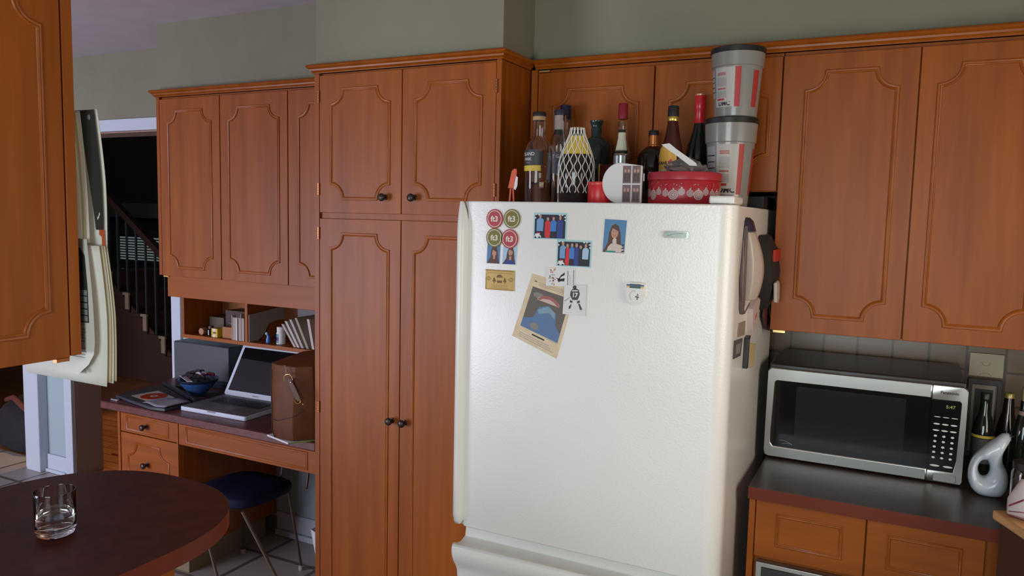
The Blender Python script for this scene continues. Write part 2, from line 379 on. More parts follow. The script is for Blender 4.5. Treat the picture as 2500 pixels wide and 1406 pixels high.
# calendar on its far end
cl = thing('wall_calendar', 'open wall calendar hanging on the far end of the hanging cabinet, back pages showing', 'calendar', (-1.65, 1.06, 1.28))
def sheet(m_, pts3, th=.0008):                          # curved paper: rows of (left xyz, right xyz)
    vs = []; fs = []
    for a, b in pts3: vs += [a, b]
    for i in range(len(pts3)-1): fs.append((2*i, 2*i+1, 2*i+3, 2*i+2))
    return m_.add(vs, fs)
CAL_W = P('calendar_paper', (.60, .60, .54), .6); CAL_K = P('calendar_black_print', (.03, .03, .028), .5); CAL_O = P('calendar_orange_print', (.5, .09, .03), .5)
CAL_Y = P('calendar_cream_page', (.42, .38, .24), .6)
def calpage(name, xr_top, xr_mid, xr_bot, y, z1, zm, z0, mats, xl=-1.80, bow=.006, n=14):
    m_ = MB(mats)
    rows = []
    for i in range(n+1):
        t_ = i/n; z = z1+(z0-z1)*t_
        xr = xr_top+(xr_mid-xr_top)*(t_/.5) if t_ < .5 else xr_mid+(xr_bot-xr_mid)*((t_-.5)/.5)
        rows.append(((xl, y, z), ((xl+xr)/2, y+bow*math.sin(PI*t_)*.5, z), (xr, y+bow*math.sin(PI*t_), z)))
    vs = [p for r_ in rows for p in r_]; fs = []
    for i in range(n):
        for k in range(2): fs.append((3*i+k, 3*i+k+1, 3*i+4+k, 3*i+3+k))
    m_.add(vs, fs)
    o = m_.build(name, cl); s_ = o.modifiers.new('s', 'SOLIDIFY'); s_.thickness = .0012
    return o
calpage('upper_page', -1.545, -1.532, -1.524, 1.076, 1.857, 1.7, 1.555, CAL_W)
calpage('upper_page', -1.577, -1.571, -1.556, 1.058, 1.852, 1.7, 1.572, CAL_W)
calpage('upper_page', -1.583, -1.577, -1.562, 1.053, 1.850, 1.7, 1.572, CAL_Y)
calpage('upper_page', -1.590, -1.581, -1.566, 1.048, 1.850, 1.7, 1.570, CAL_W)
calpage('lower_page', -1.521, -1.508, -1.502, 1.074, 1.566, 1.4, 1.272, CAL_Y)
calpage('lower_page', -1.522, -1.510, -1.505, 1.069, 1.566, 1.4, 1.268, CAL_W)
calpage('lower_page', -1.523, -1.511, -1.508, 1.065, 1.566, 1.4, 1.270, CAL_Y)
lp = calpage('lower_page', -1.525, -1.514, -1.512, 1.058, 1.566, 1.4, 1.262, CAL_W)
fb = FN(1.0665)
m_ = MB(CAL_W)                                          # back cover, curling at its right edge
cov = []
for i in range(13):
    t_ = i/12; z = 1.580+(1.284-1.580)*t_; xr = -1.549+.022*math.sin(PI*min(.5, t_*.62))-.058*max(0, (t_-.78)/.22)**2
    cov.append(((-1.812, 1.050, z), (-1.70, 1.050, z), (xr, 1.046-.004*t_, z)))
vs = [p for r_ in cov for p in r_]; fs = [(3*i+k, 3*i+k+1, 3*i+4+k, 3*i+3+k) for i in range(12) for k in range(2)]
m_.add(vs, fs); fc = FN(1.0440)
m_.use(CAL_K).poly([(-1.66, 1.400), (-1.546, 1.400), (-1.548, 1.47), (-1.556, 1.545), (-1.570, 1.562), (-1.66, 1.565)], 0, fc)
m_.use(GREY)
for i in range(5): m_.poly(rect(-1.66, 1.403+i*.014, -1.549, 1.4145+i*.014), .0005, fc)
for i in range(9): m_.poly(rect(-1.63, 1.384-i*.0065-(.01 if i > 4 else 0), -1.556-random.random()*.01, 1.3855-i*.0065-(.01 if i > 4 else 0)), .0005, fc)
m_.use(BLACK)
for i in range(14): m_.poly(rect(-1.592+i*.0024, 1.288, -1.592+i*.0024+(.0008+.0008*(i % 2)), 1.298), .0005, fc)
m_.build('back_cover', cl)
m_ = MB(CAL_K)
fk = lambda u, v, w: (u, 1.073-w+.006*math.sin(PI*(1.857-v)/.302), v)
m_.slab([(-1.600, 1.855), (-1.549, 1.856), (-1.543, 1.78), (-1.537, 1.70), (-1.532, 1.62), (-1.5315, 1.60), (-1.556, 1.60), (-1.575, 1.7)], .002, .003, fk)
m_.use(CAL_O).slab([(-1.545, 1.60), (-1.529, 1.60), (-1.526, 1.575), (-1.524, 1.558), (-1.533, 1.556), (-1.536, 1.585), (-1.545, 1.59)], .002, .003, fk)
m_.use(GREY)
for i in range(9): m_.poly(ell(-1.566+.003*i % .012, 1.84-.018*i, .004+.003*random.random(), .006, 7), .0035, fk)
m_.use(CAL_W)
for a_ in range(7):
    a = -1.2+.4*a_; m_.poly(ell(-1.553+.009*math.cos(a), 1.64+.016*math.sin(a), .0022, .0036, 6), .0036, fk)
m_.build('cover_picture', cl)

# ------------------------------------------------------------------ peninsula with rounded end
pen = thing('peninsula_counter', 'dark red-brown counter with a rounded end, holding a water glass', 'counter', (-1.7, .6, 0))
xc, hw, yc = -1.706, .349, 1.075
path = [(xc-hw, -1.78)] + [(xc-hw*math.copysign(abs(math.cos(a))**.82, math.cos(a)), yc+.342*abs(math.sin(a))**.88) for a in [PI*i/36 for i in range(37)]] + [(xc+hw, -1.78)]
m_ = MB(LAM).slab(path, -.001, 0, FU(.914)); m_.use(EDGE)
n = len(path)
m_.add([(x, y, z) for z in (.872, .913) for x, y in path], [tuple(range(n))[::-1]]+[(i, (i+1) % n, n+(i+1) % n, n+i) for i in range(n)])
m_.build('countertop', pen, angle=30)
b_ = MB(WOOD).box(-2.0, -1.40, -1.75, 1.13, .09, .872).use(BLK).box(-1.95, -1.45, -1.7, 1.08, 0, .09)
b_.build('base_cabinet', pen, bevel=.002)
# ------------------------------------------------------------------ water glass
GLASS = mat('clear_glass', (1, 1, 1), .0, trans=1, ior=1.45); WATER = mat('water', (1, 1, 1), 0, trans=1, ior=1.33)
g = thing('water_glass', 'short clear tumbler one third full of water on the round-ended counter', 'glass', (-1.652, 1.022, .9145))
m_ = MB(GLASS).lathe([(0, 0), (.030, 0), (.0375, .004), (.0405, .012), (.0412, .03), (.0418, .1000), (.0414, .1015), (.0406, .1015), (.0402, .1000), (.0398, .03), (.0388, .020), (.033, .0155), (0, .0145)], -1.652, 1.022, .9145, 56)
m_.build('tumbler', g, angle=60)
MB(WATER).lathe([(0, .0150), (.033, .0160), (.0387, .0205), (.0399, .0445), (.0400, .0455), (0, .0440)], -1.652, 1.022, .9145, 56).build('water', g, angle=60)

# ------------------------------------------------------------------ desk
dk = thing('desk', 'built-in maple desk with plum-brown top and drawers on the left', 'desk', (-2.6, 2.55, 0))
top = [(-3.275, YP), (-1.985, YP), (-1.985, 2.85), (-3.42, 2.85), (-3.40, 2.62)]
m_ = MB(DESKTOP).slab(top, -.034, 0, FU(.75)); m_.build('desktop', dk, bevel=.004)
b_ = MB(WOOD).box(-3.165, -2.765, 2.285, 2.85, .11, .716).use(P('beige_toe_tile', (.22, .17, .10), .6)).box(-3.12, -2.79, 2.33, 2.80, 0, .11)
b_.build('pedestal', dk, bevel=.0015)
for x0, x1 in ((-3.165, -3.15), (-2.772, -2.765)): MB(WOOD).box(x0, x1, 2.262, 2.285, .11, .716).build('stile', dk)
fd = FN(2.265)
d = door(dk, -3.148, -2.774, .625, .712, fd, (-3.105, -2.83, .640, .698), 0, 'drawer', WOODH, mprof=MPROF2); knob(d, -2.974, .668, fd)
d = door(dk, -3.148, -2.774, .375, .621, fd, (-3.100, -2.83, .36, .58), .06, 'drawer', WOODH, mprof=MPROF2); knob(d, -2.972, .492, fd)
# lower moulding runs out of the short drawer front: keep it inside
d = door(dk, -3.148, -2.774, .120, .371, fd, (-3.100, -2.83, .165, .33), .05, 'drawer', WOODH, mprof=MPROF2); knob(d, -2.972, .25, fd)
d = door(dk, -2.764, -1.987, .620, .713, fd, (-2.715, -2.035, .636, .700), 0, 'drawer', WOODH, mprof=MPROF2)

# ------------------------------------------------------------------ right base cabinets and counter
rc = thing('base_cabinet', 'orange maple base cabinet with panelled drawers under the microwave counter', 'cabinet', (-.05, 2.5, 0))
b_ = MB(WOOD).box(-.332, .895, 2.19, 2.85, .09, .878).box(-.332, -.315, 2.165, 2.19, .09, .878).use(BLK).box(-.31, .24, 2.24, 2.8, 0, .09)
b_.build('body', rc, bevel=.001)
fr_ = FN(2.165)
door(rc, -.313, -.034, .715, .876, fr_, (-.253, -.092, .757, .841), 0, 'drawer', WOODH, mprof=MPROF2)
door(rc, -.030, .236, .715, .876, fr_, (.023, .184, .757, .840), 0, 'drawer', WOODH, mprof=MPROF2)
door(rc, -.030, .236, .10, .711, fr_, (.023, .184, .15, .66), .05)
ap = MB(STEEL).slab(rect(-.305, .15, -.04, .700), -.02, .004, fr_); ap.use(BLKG).slab(rect(-.290, .17, -.055, .688), .003, .006, fr_)
tag(ap.build('built_in_appliance', bevel=.002), 'steel-framed dark appliance front set in the base cabinet below the drawers', 'appliance')
ct = thing('countertop', 'dark brown laminate counter with lit red-brown edge, microwave standing on it', 'counter', (0, 2.4, .88))
L_ = [(-.335, 2.155), (.897, 2.155), (.897, 2.852), (-.335, 2.852)]
m_ = MB(LAMG).slab(L_, -.001, 0, FU(.914)); m_.use(EDGE); n = len(L_)
m_.add([(x, y, z) for z in (.879, .913) for x, y in L_], [tuple(range(n))[::-1]]+[(i, (i+1) % n, n+(i+1) % n, n+i) for i in range(n)])
m_.build('worktop', ct, angle=30)

# ------------------------------------------------------------------ refrigerator
FY = 1.925; ff = FN(FY)
fg = thing('refrigerator', 'white bottom-freezer fridge covered with magnets and photos', 'refrigerator', (-.755, 2.3, 0))
b_ = MB(WHITE).box(-1.143, -.372, 2.0, 2.68, .06, 1.689)
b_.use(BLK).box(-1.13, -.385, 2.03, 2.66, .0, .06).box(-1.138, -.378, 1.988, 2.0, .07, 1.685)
b_.build('body', fg, bevel=.004)
R_ = .045
outline = [(-.364, 1.988), (-.364, FY+R_)] + [(-.364-R_*(1-math.cos(a)), FY+R_*(1-math.sin(a))) for a in [PI/2*i/8 for i in range(1, 9)]] + \
    [(-1.105, FY), (-1.118, FY+.003), (-1.128, FY+.012), (-1.143, FY+.02), (-1.145, 1.988)]
md = MB(WHITE).slab(outline, .716, 1.6905, FU(0)).build('fridge_door', fg, bevel=.004, seg=3)
m_ = MB(WHITE); rows = []
hp = [(-1.146, .022), (-1.1475, -.012), (-1.143, -.022), (-1.134, -.026), (-1.126, -.022), (-1.122, -.010), (-1.119, .006)]
for z, f, wd in ((.722, .15, .6), (.735, .65, .9), (.76, 1, 1), (1.10, 1, 1), (1.60, 1, 1), (1.63, .9, .95), (1.66, .6, .7), (1.689, .12, .3)):
    rows.append([(-1.147+(x+1.147)*wd, FY+(y*f if y < 0 else y), z) for x, y in hp])
k = len(hp); vs = [p for r_ in rows for p in r_]
fs = [(i*k+j, i*k+j+1, (i+1)*k+j+1, (i+1)*k+j) for i in range(len(rows)-1) for j in range(k-1)] + [tuple(range(k))[::-1], tuple(range((len(rows)-1)*k, len(rows)*k))]
MB(WHITES).add(vs, [f[::-1] for f in fs]).build('handle', md, angle=50)
# freezer drawer with its curled grip lip
zp = [(1.988, .700), (1.984, .700), (1.978, .664), (1.950, .656), (1.925, .659), (1.908, .666), (1.900, .668), (1.893, .664), (1.889, .652), (1.891, .636), (1.900, .615), (1.914, .595), (1.923, .578), (1.927, .55), (1.927, .10), (1.988, .10)]
m_ = MB(WHITE); vs = [(x, y+(.012 if x > -.38 and y < 1.95 else 0), z) for x in (-1.143, -1.137, -.375, -.364) for y, z in [(y if not (x < -1.141) else y+.008*(y < 1.95), z) for y, z in zp]]
k = len(zp); fs = [(i*k+j, (i+1)*k+j, (i+1)*k+(j+1) % k, i*k+(j+1) % k) for i in range(3) for j in range(k)] + [tuple(range(k)), tuple(range(3*k, 4*k))[::-1]]
MB(WHITE).add(vs, fs).build('freezer_drawer', fg, bevel=.003, angle=50)
m_ = MB(WHITES).box(-.435, -.372, 1.945, 2.06, 1.692, 1.712).box(-.43, -.40, 2.06, 2.12, 1.690, 1.700)
m_.build('hinge_cover', fg, bevel=.006, seg=3)
bd = MB(CHROME).slab(rrect(-.541, 1.6035, -.476, 1.6205, .003), .0, .004, ff)
bd.use(P('badge_field', (.22, .27, .24), .3, metal=.8)).slab(rrect(-.536, 1.6055, -.481, 1.6185, .002), .004, .0045, ff)
bd.use(CHROME)
arc = [(-.531+.044*t_, 1.6085+.007*math.sin(t_*PI*.62)) for t_ in [i/14 for i in range(15)]]
bd.tube([ff(u, v, .005) for u, v in arc], .0007, 5)
for i in range(9): bd.slab(rect(-.520+.0036*i, 1.6082, -.5178+.0036*i, 1.6105), .0045, .0052, ff)
bd.build('name_badge', md, bevel=.0004)

# ---- magnets, photos and papers on the fridge front
CREAM = P('cream_print', (.72, .70, .58), .5)
def disc_magnet(u, v, col, label, r=.0262):
    m_ = MB(col).slab(ell(u, v, r, r*1.04, 40), .0003, .0040, ff)
    m_.use(CREAM)
    n = 40; a = ell(u, v, r*.86, r*.9, n); b = ell(u, v, r*.79, r*.83, n)
    m_.add([ff(x, y, .0043) for x, y in a]+[ff(x, y, .0043) for x, y in b], [(i, (i+1) % n, n+(i+1) % n, n+i) for i in range(n)])
    m_.text('ft3', .0215, u, v-.001, .0043, ff, bold=.03)
    tag(m_.build('round_magnet'), label, 'magnet', 'round ft3 magnets')
MRED = P('magnet_red', (.42, .055, .075), .45); MGRN = P('magnet_olive', (.19, .17, .04), .45)
disc_magnet(-1.0315, 1.641, MRED, 'round red ft3 magnet, upper left of the four')
disc_magnet(-.9765, 1.642, MGRN, 'round olive green ft3 magnet, upper right of the four')
disc_magnet(-1.031, 1.5875, MGRN, 'round olive green ft3 magnet below the upper red one')
disc_magnet(-.982, 1.5855, MRED, 'round red ft3 magnet below the upper green one')
SKIN = P('print_skin', (.50, .27, .19), .5); HAIR = P('print_brown_hair', (.10, .045, .03), .5); PBLUE = P('print_sky_blue', (.08, .22, .42), .5)
PDARK = P('print_dark', (.012, .014, .025), .5); LBLUE = P('print_shirt_blue', (.16, .33, .58), .5); MBLUE = P('print_royal_blue', (.05, .2, .55), .5)
DBLUE = P('print_navy_dress', (.025, .05, .24), .5); PRED = P('print_red_dress', (.6, .03, .035), .5); BORD = P('print_pale_teal', (.36, .62, .66), .5); LAV = P('print_pale_blue', (.38, .55, .72), .5)
def layer(m_, mt, pts, k, fr=ff, base=.00095): m_.use(mt).poly(pts, base+.00012*k, fr)
def quadmap(q):
    (x0, y0), (x1, y1), (x2, y2), (x3, y3) = q             # corners: bottom-left, bottom-right, top-right, top-left
    return lambda s_, t_: ((x0*(1-s_)+x1*s_)*(1-t_)+(x3*(1-s_)+x2*s_)*t_, (y0*(1-s_)+y1*s_)*(1-t_)+(y3*(1-s_)+y2*s_)*t_)
def mp_(Q, pts): return [Q(*p) for p in pts]
def portrait(q, name, label, bg, hair, cloth, tilt=0, fx=.5, fy=.56, extra=None):
    Q = quadmap(q); m_ = MB(PAPER).slab(mp_(Q, rect(0, 0, 1, 1)), .0002, .0008, ff)
    layer(m_, bg, mp_(Q, rect(.03, .02, .97, .98)), 0)
    layer(m_, hair, mp_(Q, [(.04, .02)]+[(fx-.27, .30), (fx-.24, .6), (fx-.14, .80), (fx, .86), (fx+.15, .80), (fx+.24, .6), (fx+.3, .28), (.94, .02)]), 1)
    layer(m_, cloth, mp_(Q, [(.18, .02), (.26, .16), (fx-.08, .27), (fx+.1, .27), (.8, .15), (.88, .02)]), 2)
    layer(m_, SKIN, mp_(Q, [(fx-.06, .22), (fx+.07, .22), (fx+.08, .4), (fx-.07, .4)]), 3)
    layer(m_, SKIN, mp_(Q, ell(fx, fy, .155, .165, 18)), 4)
    layer(m_, HAIR, mp_(Q, ell(fx-.06, fy+.03, .02, .012, 6)), 5); layer(m_, HAIR, mp_(Q, ell(fx+.07, fy+.03, .02, .012, 6)), 5)
    layer(m_, PRED, mp_(Q, ell(fx+.01, fy-.085, .045, .012, 8)), 5)
    layer(m_, hair, mp_(Q, [(fx-.15, fy+.02), (fx-.10, fy+.13), (fx, fy+.10), (fx+.14, fy+.05), (fx+.12, fy+.17), (fx, fy+.21), (fx-.13, fy+.16)]), 6)
    if extra: extra(m_, Q)
    tag(m_.build(name), label, 'photo')
def vb(x0, x1, z0, z1, sk=0): return [(x0, z0), (x1, z0), (x1+sk, z1), (x0+sk, z1)]
portrait(vb(-1.057, -1.0125, 1.5125, 1.576, .002), 'photo_print', 'small portrait photo of a smiling person with long brown hair, under the lower green magnet', PBLUE, HAIR, HAIR, fx=.55, fy=.50)
portrait(vb(-1.007, -.9605, 1.5125, 1.572, .004), 'photo_print', 'small portrait photo of a long-haired person in navy, under the lower red magnet', LAV, HAIR, DBLUE, fx=.55, fy=.60)
def stripes(m_, Q):
    CR = P('print_cream_sweater', (.62, .53, .47), .5)
    layer(m_, CR, mp_(Q, [(.20, .03), (.26, .18), (.38, .28), (.62, .28), (.84, .24), (.93, .16), (.95, .03)]), 7)
    layer(m_, CR, mp_(Q, [(.45, .24), (.62, .20), (.60, .42), (.50, .46), (.43, .38)]), 8)
    for i in range(3): layer(m_, PDARK, mp_(Q, [(.84, .04+.09*i), (.96, .06+.09*i), (.96, .10+.09*i), (.86, .08+.09*i)]), 9)
    layer(m_, P('print_teal', (.03, .28, .25), .5), mp_(Q, rect(.16, .02, .6, .07)), 9)
portrait([(-.707, 1.5585), (-.643, 1.5575), (-.638, 1.647), (-.7025, 1.6495)], 'photo_print', 'portrait photo of a person with long brown hair and a cream sweater on blue', PBLUE, HAIR, HAIR, fx=.50, fy=.60, extra=stripes)
def group_photo(q, people, label):
    Q = quadmap(q); m_ = MB(BORD).slab(mp_(Q, rect(0, 0, 1, 1)), .0002, .0008, ff)
    layer(m_, PDARK, mp_(Q, rect(.035, .04, .955, .93)), 0)
    for x, h, wd, c, lg in people:
        layer(m_, lg, mp_(Q, [(x-wd*.8, .05), (x+wd*.8, .05), (x+wd*.8, .45), (x-wd*.8, .45)]), 1)
        layer(m_, c, mp_(Q, [(x-wd, .30 if lg is PDARK else .12), (x+wd*.9, .30 if lg is PDARK else .12), (x+wd, h-.20), (x+wd*.5, h-.14), (x-wd*.5, h-.14), (x-wd, h-.22)]), 2)
        layer(m_, SKIN, mp_(Q, ell(x, h-.07, .036, .075, 12)), 3)
        layer(m_, HAIR if c in (PRED, MBLUE, PDARK) else P('print_grey_hair', (.3, .24, .2), .5), mp_(Q, ell(x, h-.02, .036, .035, 10, 0, PI)), 4)
    for cx, cy in ((.07, .93), (.16, .92), (.05, .80), (.78, .92), (.86, .92), (.94, .84), (.95, .73)): layer(m_, PAPER, mp_(Q, ell(cx, cy, .028, .03, 10)), 5)
    layer(m_, PAPER, mp_(Q, [(.03, .05), (.24, .05), (.24, .12), (.20, .15), (.20, .22), (.06, .20), (.06, .14), (.03, .12)]), 6)
    for cx in (.07, .19): layer(m_, PDARK, mp_(Q, ell(cx, .06, .03, .035, 10)), 7)
    layer(m_, PRED, mp_(Q, rect(.10, .22, .2, .25)), 7)
    tag(m_.build('photo_print'), label, 'photo')
group_photo(vb(-.910, -.810, 1.5885, 1.661, .001), [(.20, .93, .105, LBLUE, PDARK), (.43, .84, .085, PRED, PRED), (.60, .86, .09, MBLUE, PDARK), (.80, .88, .09, DBLUE, DBLUE)], 'booth photo of four people standing, one in a red dress')
group_photo(vb(-.838, -.736, 1.516, 1.589, .001), [(.18, .92, .09, LBLUE, PDARK), (.31, .86, .062, PRED, PRED), (.44, .88, .07, MBLUE, PDARK), (.57, .87, .065, DBLUE, DBLUE), (.69, .82, .05, PDARK, PDARK), (.83, .86, .09, LAV, PDARK)], 'booth photo of six people standing in a row')
# gold plaque magnet
GP = P('plaque_gold', (.52, .36, .13), .38, metal=.5); GD = P('plaque_engraving', (.16, .09, .02), .5)
m_ = MB(GP).slab(vb(-1.058, -.965, 1.438, 1.496), .0003, .0025, ff)
m_.tube([ff(u, v, .0028) for u, v in rect(-1.056, 1.440, -.967, 1.494)], .0014, 6, closed=True)
m_.use(GD)
for pts in (ell(-1.012, 1.474, .010, .009, 12, 0, PI), rect(-1.020, 1.459, -1.004, 1.466), [(-1.035, 1.462), (-1.029, 1.476), (-1.023, 1.462)], [(-1.001, 1.462), (-.995, 1.476), (-.989, 1.462)], rect(-1.030, 1.456, -1.028, 1.462), rect(-.996, 1.456, -.994, 1.462)): m_.poly(pts, .0027, ff)
for s_ in (-1, 1):
    c = -1.0115+s_*.0365
    for q in (.010, .006): m_.tube([ff(u, v, .0027) for u, v in [(c-q, 1.470), (c, 1.470+q*.6), (c+q, 1.470), (c, 1.470-q*.6)]], .0005, 4, closed=True)
for i, L2 in enumerate((.06, .05, .055)): m_.poly(rect(-1.0115-L2/2, 1.4435+i*.004, -1.0115+L2/2, 1.4443+i*.004), .0027, ff)
m_.poly(rect(-1.05, 1.4865, -.972, 1.4873), .0027, ff)
tag(m_.build('plaque_magnet'), 'gold rectangular engraved plaque magnet below the two small portraits', 'magnet')
# newspaper clipping, tilted, with a plain blue picture
NEWS = noise_mix(P('yellowed_newsprint', (.62, .50, .32), .75), (.62, .50, .32), (.68, .57, .40), 40)
Q = quadmap([(-.969, 1.311), (-.829, 1.2585), (-.775, 1.462), (-.910, 1.4915)])
m_ = MB(NEWS).slab(mp_(Q, rect(0, 0, 1, 1)), .0002, .0006, ff); f2 = lambda u, v, w: ff(u, v, w)
def ly(mt, pts, k): layer(m_, mt, mp_(Q, pts), k, ff, .0007)
ly(P('print_taupe', (.13, .115, .10), .7), rect(.10, .20, .93, .82), 0)
ly(P('print_taupe_light', (.24, .22, .19), .7), ell(.28, .72, .12, .04, 16), 1)
ly(P('print_muted_blue', (.11, .19, .34), .7), [(.10, .20), (.93, .20), (.93, .33), (.80, .40), (.74, .56), (.56, .63), (.36, .57), (.30, .40), (.20, .36), (.10, .34)], 2)
ly(P('print_pale_teal_blue', (.20, .32, .40), .7), [(.34, .52), (.54, .62), (.72, .57), (.74, .48), (.60, .54), (.40, .47)], 3)
ly(P('print_pale_pink', (.56, .44, .38), .7), ell(.52, .66, .25, .085, 24, 0, PI), 3)
ly(P('print_faded_red', (.36, .12, .12), .7), [(.27, .665), (.36, .735), (.52, .765), (.68, .735), (.78, .665), (.72, .665), (.63, .70), (.52, .715), (.40, .70), (.33, .665)], 4)
ly(P('print_taupe_light', (.24, .22, .19), .7), ell(.38, .28, .09, .05, 14), 4)
for i in range(3): ly(GREY, rect(.12, .05+.028*i, .88-.05*i, .056+.028*i), 1)
ly(BLACK, rect(.38, .145, .66, .165), 1); ly(GREY, rect(.66, .185, .92, .19), 1); ly(BLACK, rect(.10, .90, .16, .912), 1)
for i in range(3): ly(GREY, rect(.20, .90-.02*i, .95, .904-.02*i), 1)
tag(m_.build('newspaper_clipping'), 'tilted yellowed newspaper clipping with a blue picture', 'clipping')
# tree-logo card, sideways print
m_ = MB(PAPER).slab([(-.867, 1.4605), (-.782, 1.4615), (-.780, 1.512), (-.868, 1.5115)], .0012, .0018, ff)
leafc = [P('leaf_%s' % n_, c, .5) for n_, c in (('red', (.45, .03, .03)), ('orange', (.7, .22, .03)), ('green', (.25, .45, .08)), ('blue', (.05, .12, .3)), ('grey', (.15, .17, .2)), ('ochre', (.6, .45, .1)))]
random.seed(3)
for i in range(26):
    a = math.radians(100+160*random.random()); r = .008+.018*random.random()
    cx, cy = -.836+r*math.cos(a)*.9, 1.487+r*math.sin(a)*.95; d = a+random.uniform(-.5, .5); l = .0036
    m_.use(leafc[i % 6]).poly([(cx+l*math.cos(d), cy+l*math.sin(d)), (cx+.0014*math.cos(d+PI/2), cy+.0014*math.sin(d+PI/2)), (cx-l*math.cos(d), cy-l*math.sin(d)), (cx-.0014*math.cos(d+PI/2), cy-.0014*math.sin(d+PI/2))], .0020, ff)
m_.use(BLACK).poly([(-.838, 1.484), (-.829, 1.482), (-.822, 1.492), (-.811, 1.500), (-.812, 1.492), (-.822, 1.487), (-.828, 1.477)], .0020, ff)
m_.poly([(-.833, 1.478), (-.826, 1.481), (-.811, 1.484), (-.812, 1.475), (-.822, 1.475), (-.829, 1.472)], .0020, ff)
for i, (u, L2, t_) in enumerate(((-.803, .040, .0022), (-.797, .030, .0008), (-.793, .024, .0008), (-.786, .044, .0020))):
    for j in range(int(L2/.0032)): m_.use(BLACK if t_ > .001 else GREY).poly(rect(u, 1.466+j*.0032, u+t_, 1.4683+j*.0032), .0020, ff)
tag(m_.build('logo_card'), 'white card with a leafy tree logo and sideways print overlapping the clipping', 'card')
# hockey photo
Q = quadmap([(-.814, 1.3855), (-.747, 1.3845), (-.746, 1.470), (-.811, 1.4645)])
m_ = MB(P('photo_white', (.70, .69, .68), .35)).slab(mp_(Q, rect(0, 0, 1, 1)), .0022, .0030, ff)
def lh(mt, pts, k): layer(m_, mt, mp_(Q, pts), k, ff, .0031)
DK = P('print_charcoal', (.05, .05, .055), .5)
lh(DK, [(.30, .78), (.36, .86), (.52, .90), (.66, .84), (.72, .70), (.66, .55), (.62, .50), (.40, .50), (.34, .58), (.28, .66)], 0)
lh(DK, ell(.47, .93, .09, .06, 12), 0)
lh(DK, [(.30, .50), (.42, .46), (.40, .40), (.28, .42)], 0); lh(DK, [(.60, .46), (.72, .50), (.74, .42), (.62, .39)], 0)
lh(DK, [(.26, .28), (.38, .38), (.34, .22), (.26, .18)], 0); lh(DK, [(.66, .38), (.74, .38), (.86, .20), (.76, .18)], 0)
lh(DK, [(.05, .46), (.30, .60), (.30, .585), (.06, .44)], 0)
lh(PAPER, rect(.36, .79, .62, .825), 1)
u, v = Q(.50, .66); m_.use(PAPER).text('17', .0165, u, v, .0034, ff, bold=.04)
tag(m_.build('photo_print'), 'black and white hockey photo of a player wearing number 17', 'photo')
# oval clip magnet with dark top
m_ = MB(WHITES); Q = lambda s_, t_: (-.608+s_*.024, 1.4545+t_*.030)
shield = [(-1, .9), (-1, .1), (-.92, -.35), (-.6, -.8), (0, -1), (.6, -.8), (.92, -.35), (1, .1), (1, .9), (.8, 1), (-.8, 1)]
m_.slab(mp_(Q, shield), .0003, .010, ff)
for mt, pts in ((P('clip_slate', (.06, .10, .11), .4), rect(-.62, .50, .62, .88)), (P('clip_navy', (.03, .06, .2), .5), rect(-.98, .70, -.62, .82)), (P('clip_navy', (.03, .06, .2), .5), rect(.62, .70, .98, .82)), (P('clip_yellow', (.7, .48, .1), .5), rect(-.98, .54, -.62, .66)), (P('clip_yellow', (.7, .48, .1), .5), rect(.62, .54, .98, .66))):
    m_.use(mt).poly(mp_(Q, pts), .0104, ff)
m_.use(GREY)
m_.tube([ff(*Q(-.15+.42*math.cos(a), -.15+.42*math.sin(a)), .0103) for a in [PI*.35+PI*i/10 for i in range(11)]], .0005, 5)
for i in range(14): m_.poly(mp_(Q, ell(.28+.22*math.cos(i*2.4)*((i % 5)/5), -.25+.32*math.sin(i*2.4)*((i % 4)/4), .07, .05, 6)), .0104, ff)
tag(m_.build('clip_magnet', bevel=.002), 'white rounded magnet clip with slate bar and blue-yellow bands', 'magnet')

# ---- things hanging on the right side of the fridge
fs_ = FE(-.372)
ph = thing('handset_phone', 'beige cordless handset with dark top hung on the fridge side', 'telephone', (-.372, 2.14, 1.45))
FSX = -.3715
PB = P('beige_phone_plastic', (.45, .38, .32), .35); PV = P('dark_violet_plastic', (.035, .025, .045), .35)
m_ = MB(PB); rows = []
for i in range(13):
    t_ = i/12; z = 1.437+t_*.185; yy = 2.150+.012*math.sin(PI*t_)-.030*t_; hw_ = .030+.016*math.sin(PI*min(1, t_*.9+.1)); dp = .020+.026*math.sin(PI*(t_*.8+.15))
    rows.append([(-.372, yy-hw_, z), (-.372+dp*.6, yy-hw_, z), (-.372+dp, yy-hw_*.45, z), (-.372+dp, yy+hw_*.45, z), (-.372+dp*.6, yy+hw_, z), (-.372, yy+hw_, z)])
def loft(m_, rows):
    k = len(rows[0]); return m_.add([p for r_ in rows for p in r_], [(i*k+j, i*k+(j+1) % k, (i+1)*k+(j+1) % k, (i+1)*k+j) for i in range(len(rows)-1) for j in range(k)]+[tuple(range(k))[::-1], tuple(range((len(rows)-1)*k, len(rows)*k))])
loft(m_, rows).build('handset', ph, bevel=.003, angle=50)
m_ = MB(PV); top_r = rows[-1]; r2_ = [(x+(.002 if x > -.371 else 0), y, z+.001) for x, y, z in top_r]; r3_ = [(-.372+(x+.372)*.75, 2.13+(y-2.13)*.85, z+.028) for x, y, z in top_r]; r4_ = [(-.372+(x+.372)*.35, 2.13+(y-2.13)*.55, z+.038) for x, y, z in top_r]
loft(m_, [r2_, r3_, r4_]).build('earpiece', ph, angle=60)
MB(P('phone_shadow_taupe', (.12, .09, .085), .45)).slab([(2.09, 1.64), (2.08, 1.60), (2.06, 1.50), (2.075, 1.42), (2.09, 1.40), (2.10, 1.44)], 0, .012, fs_).build('phone_shadow', ph, bevel=.003)  # flat taupe slab painted in for the shadow beside the handset
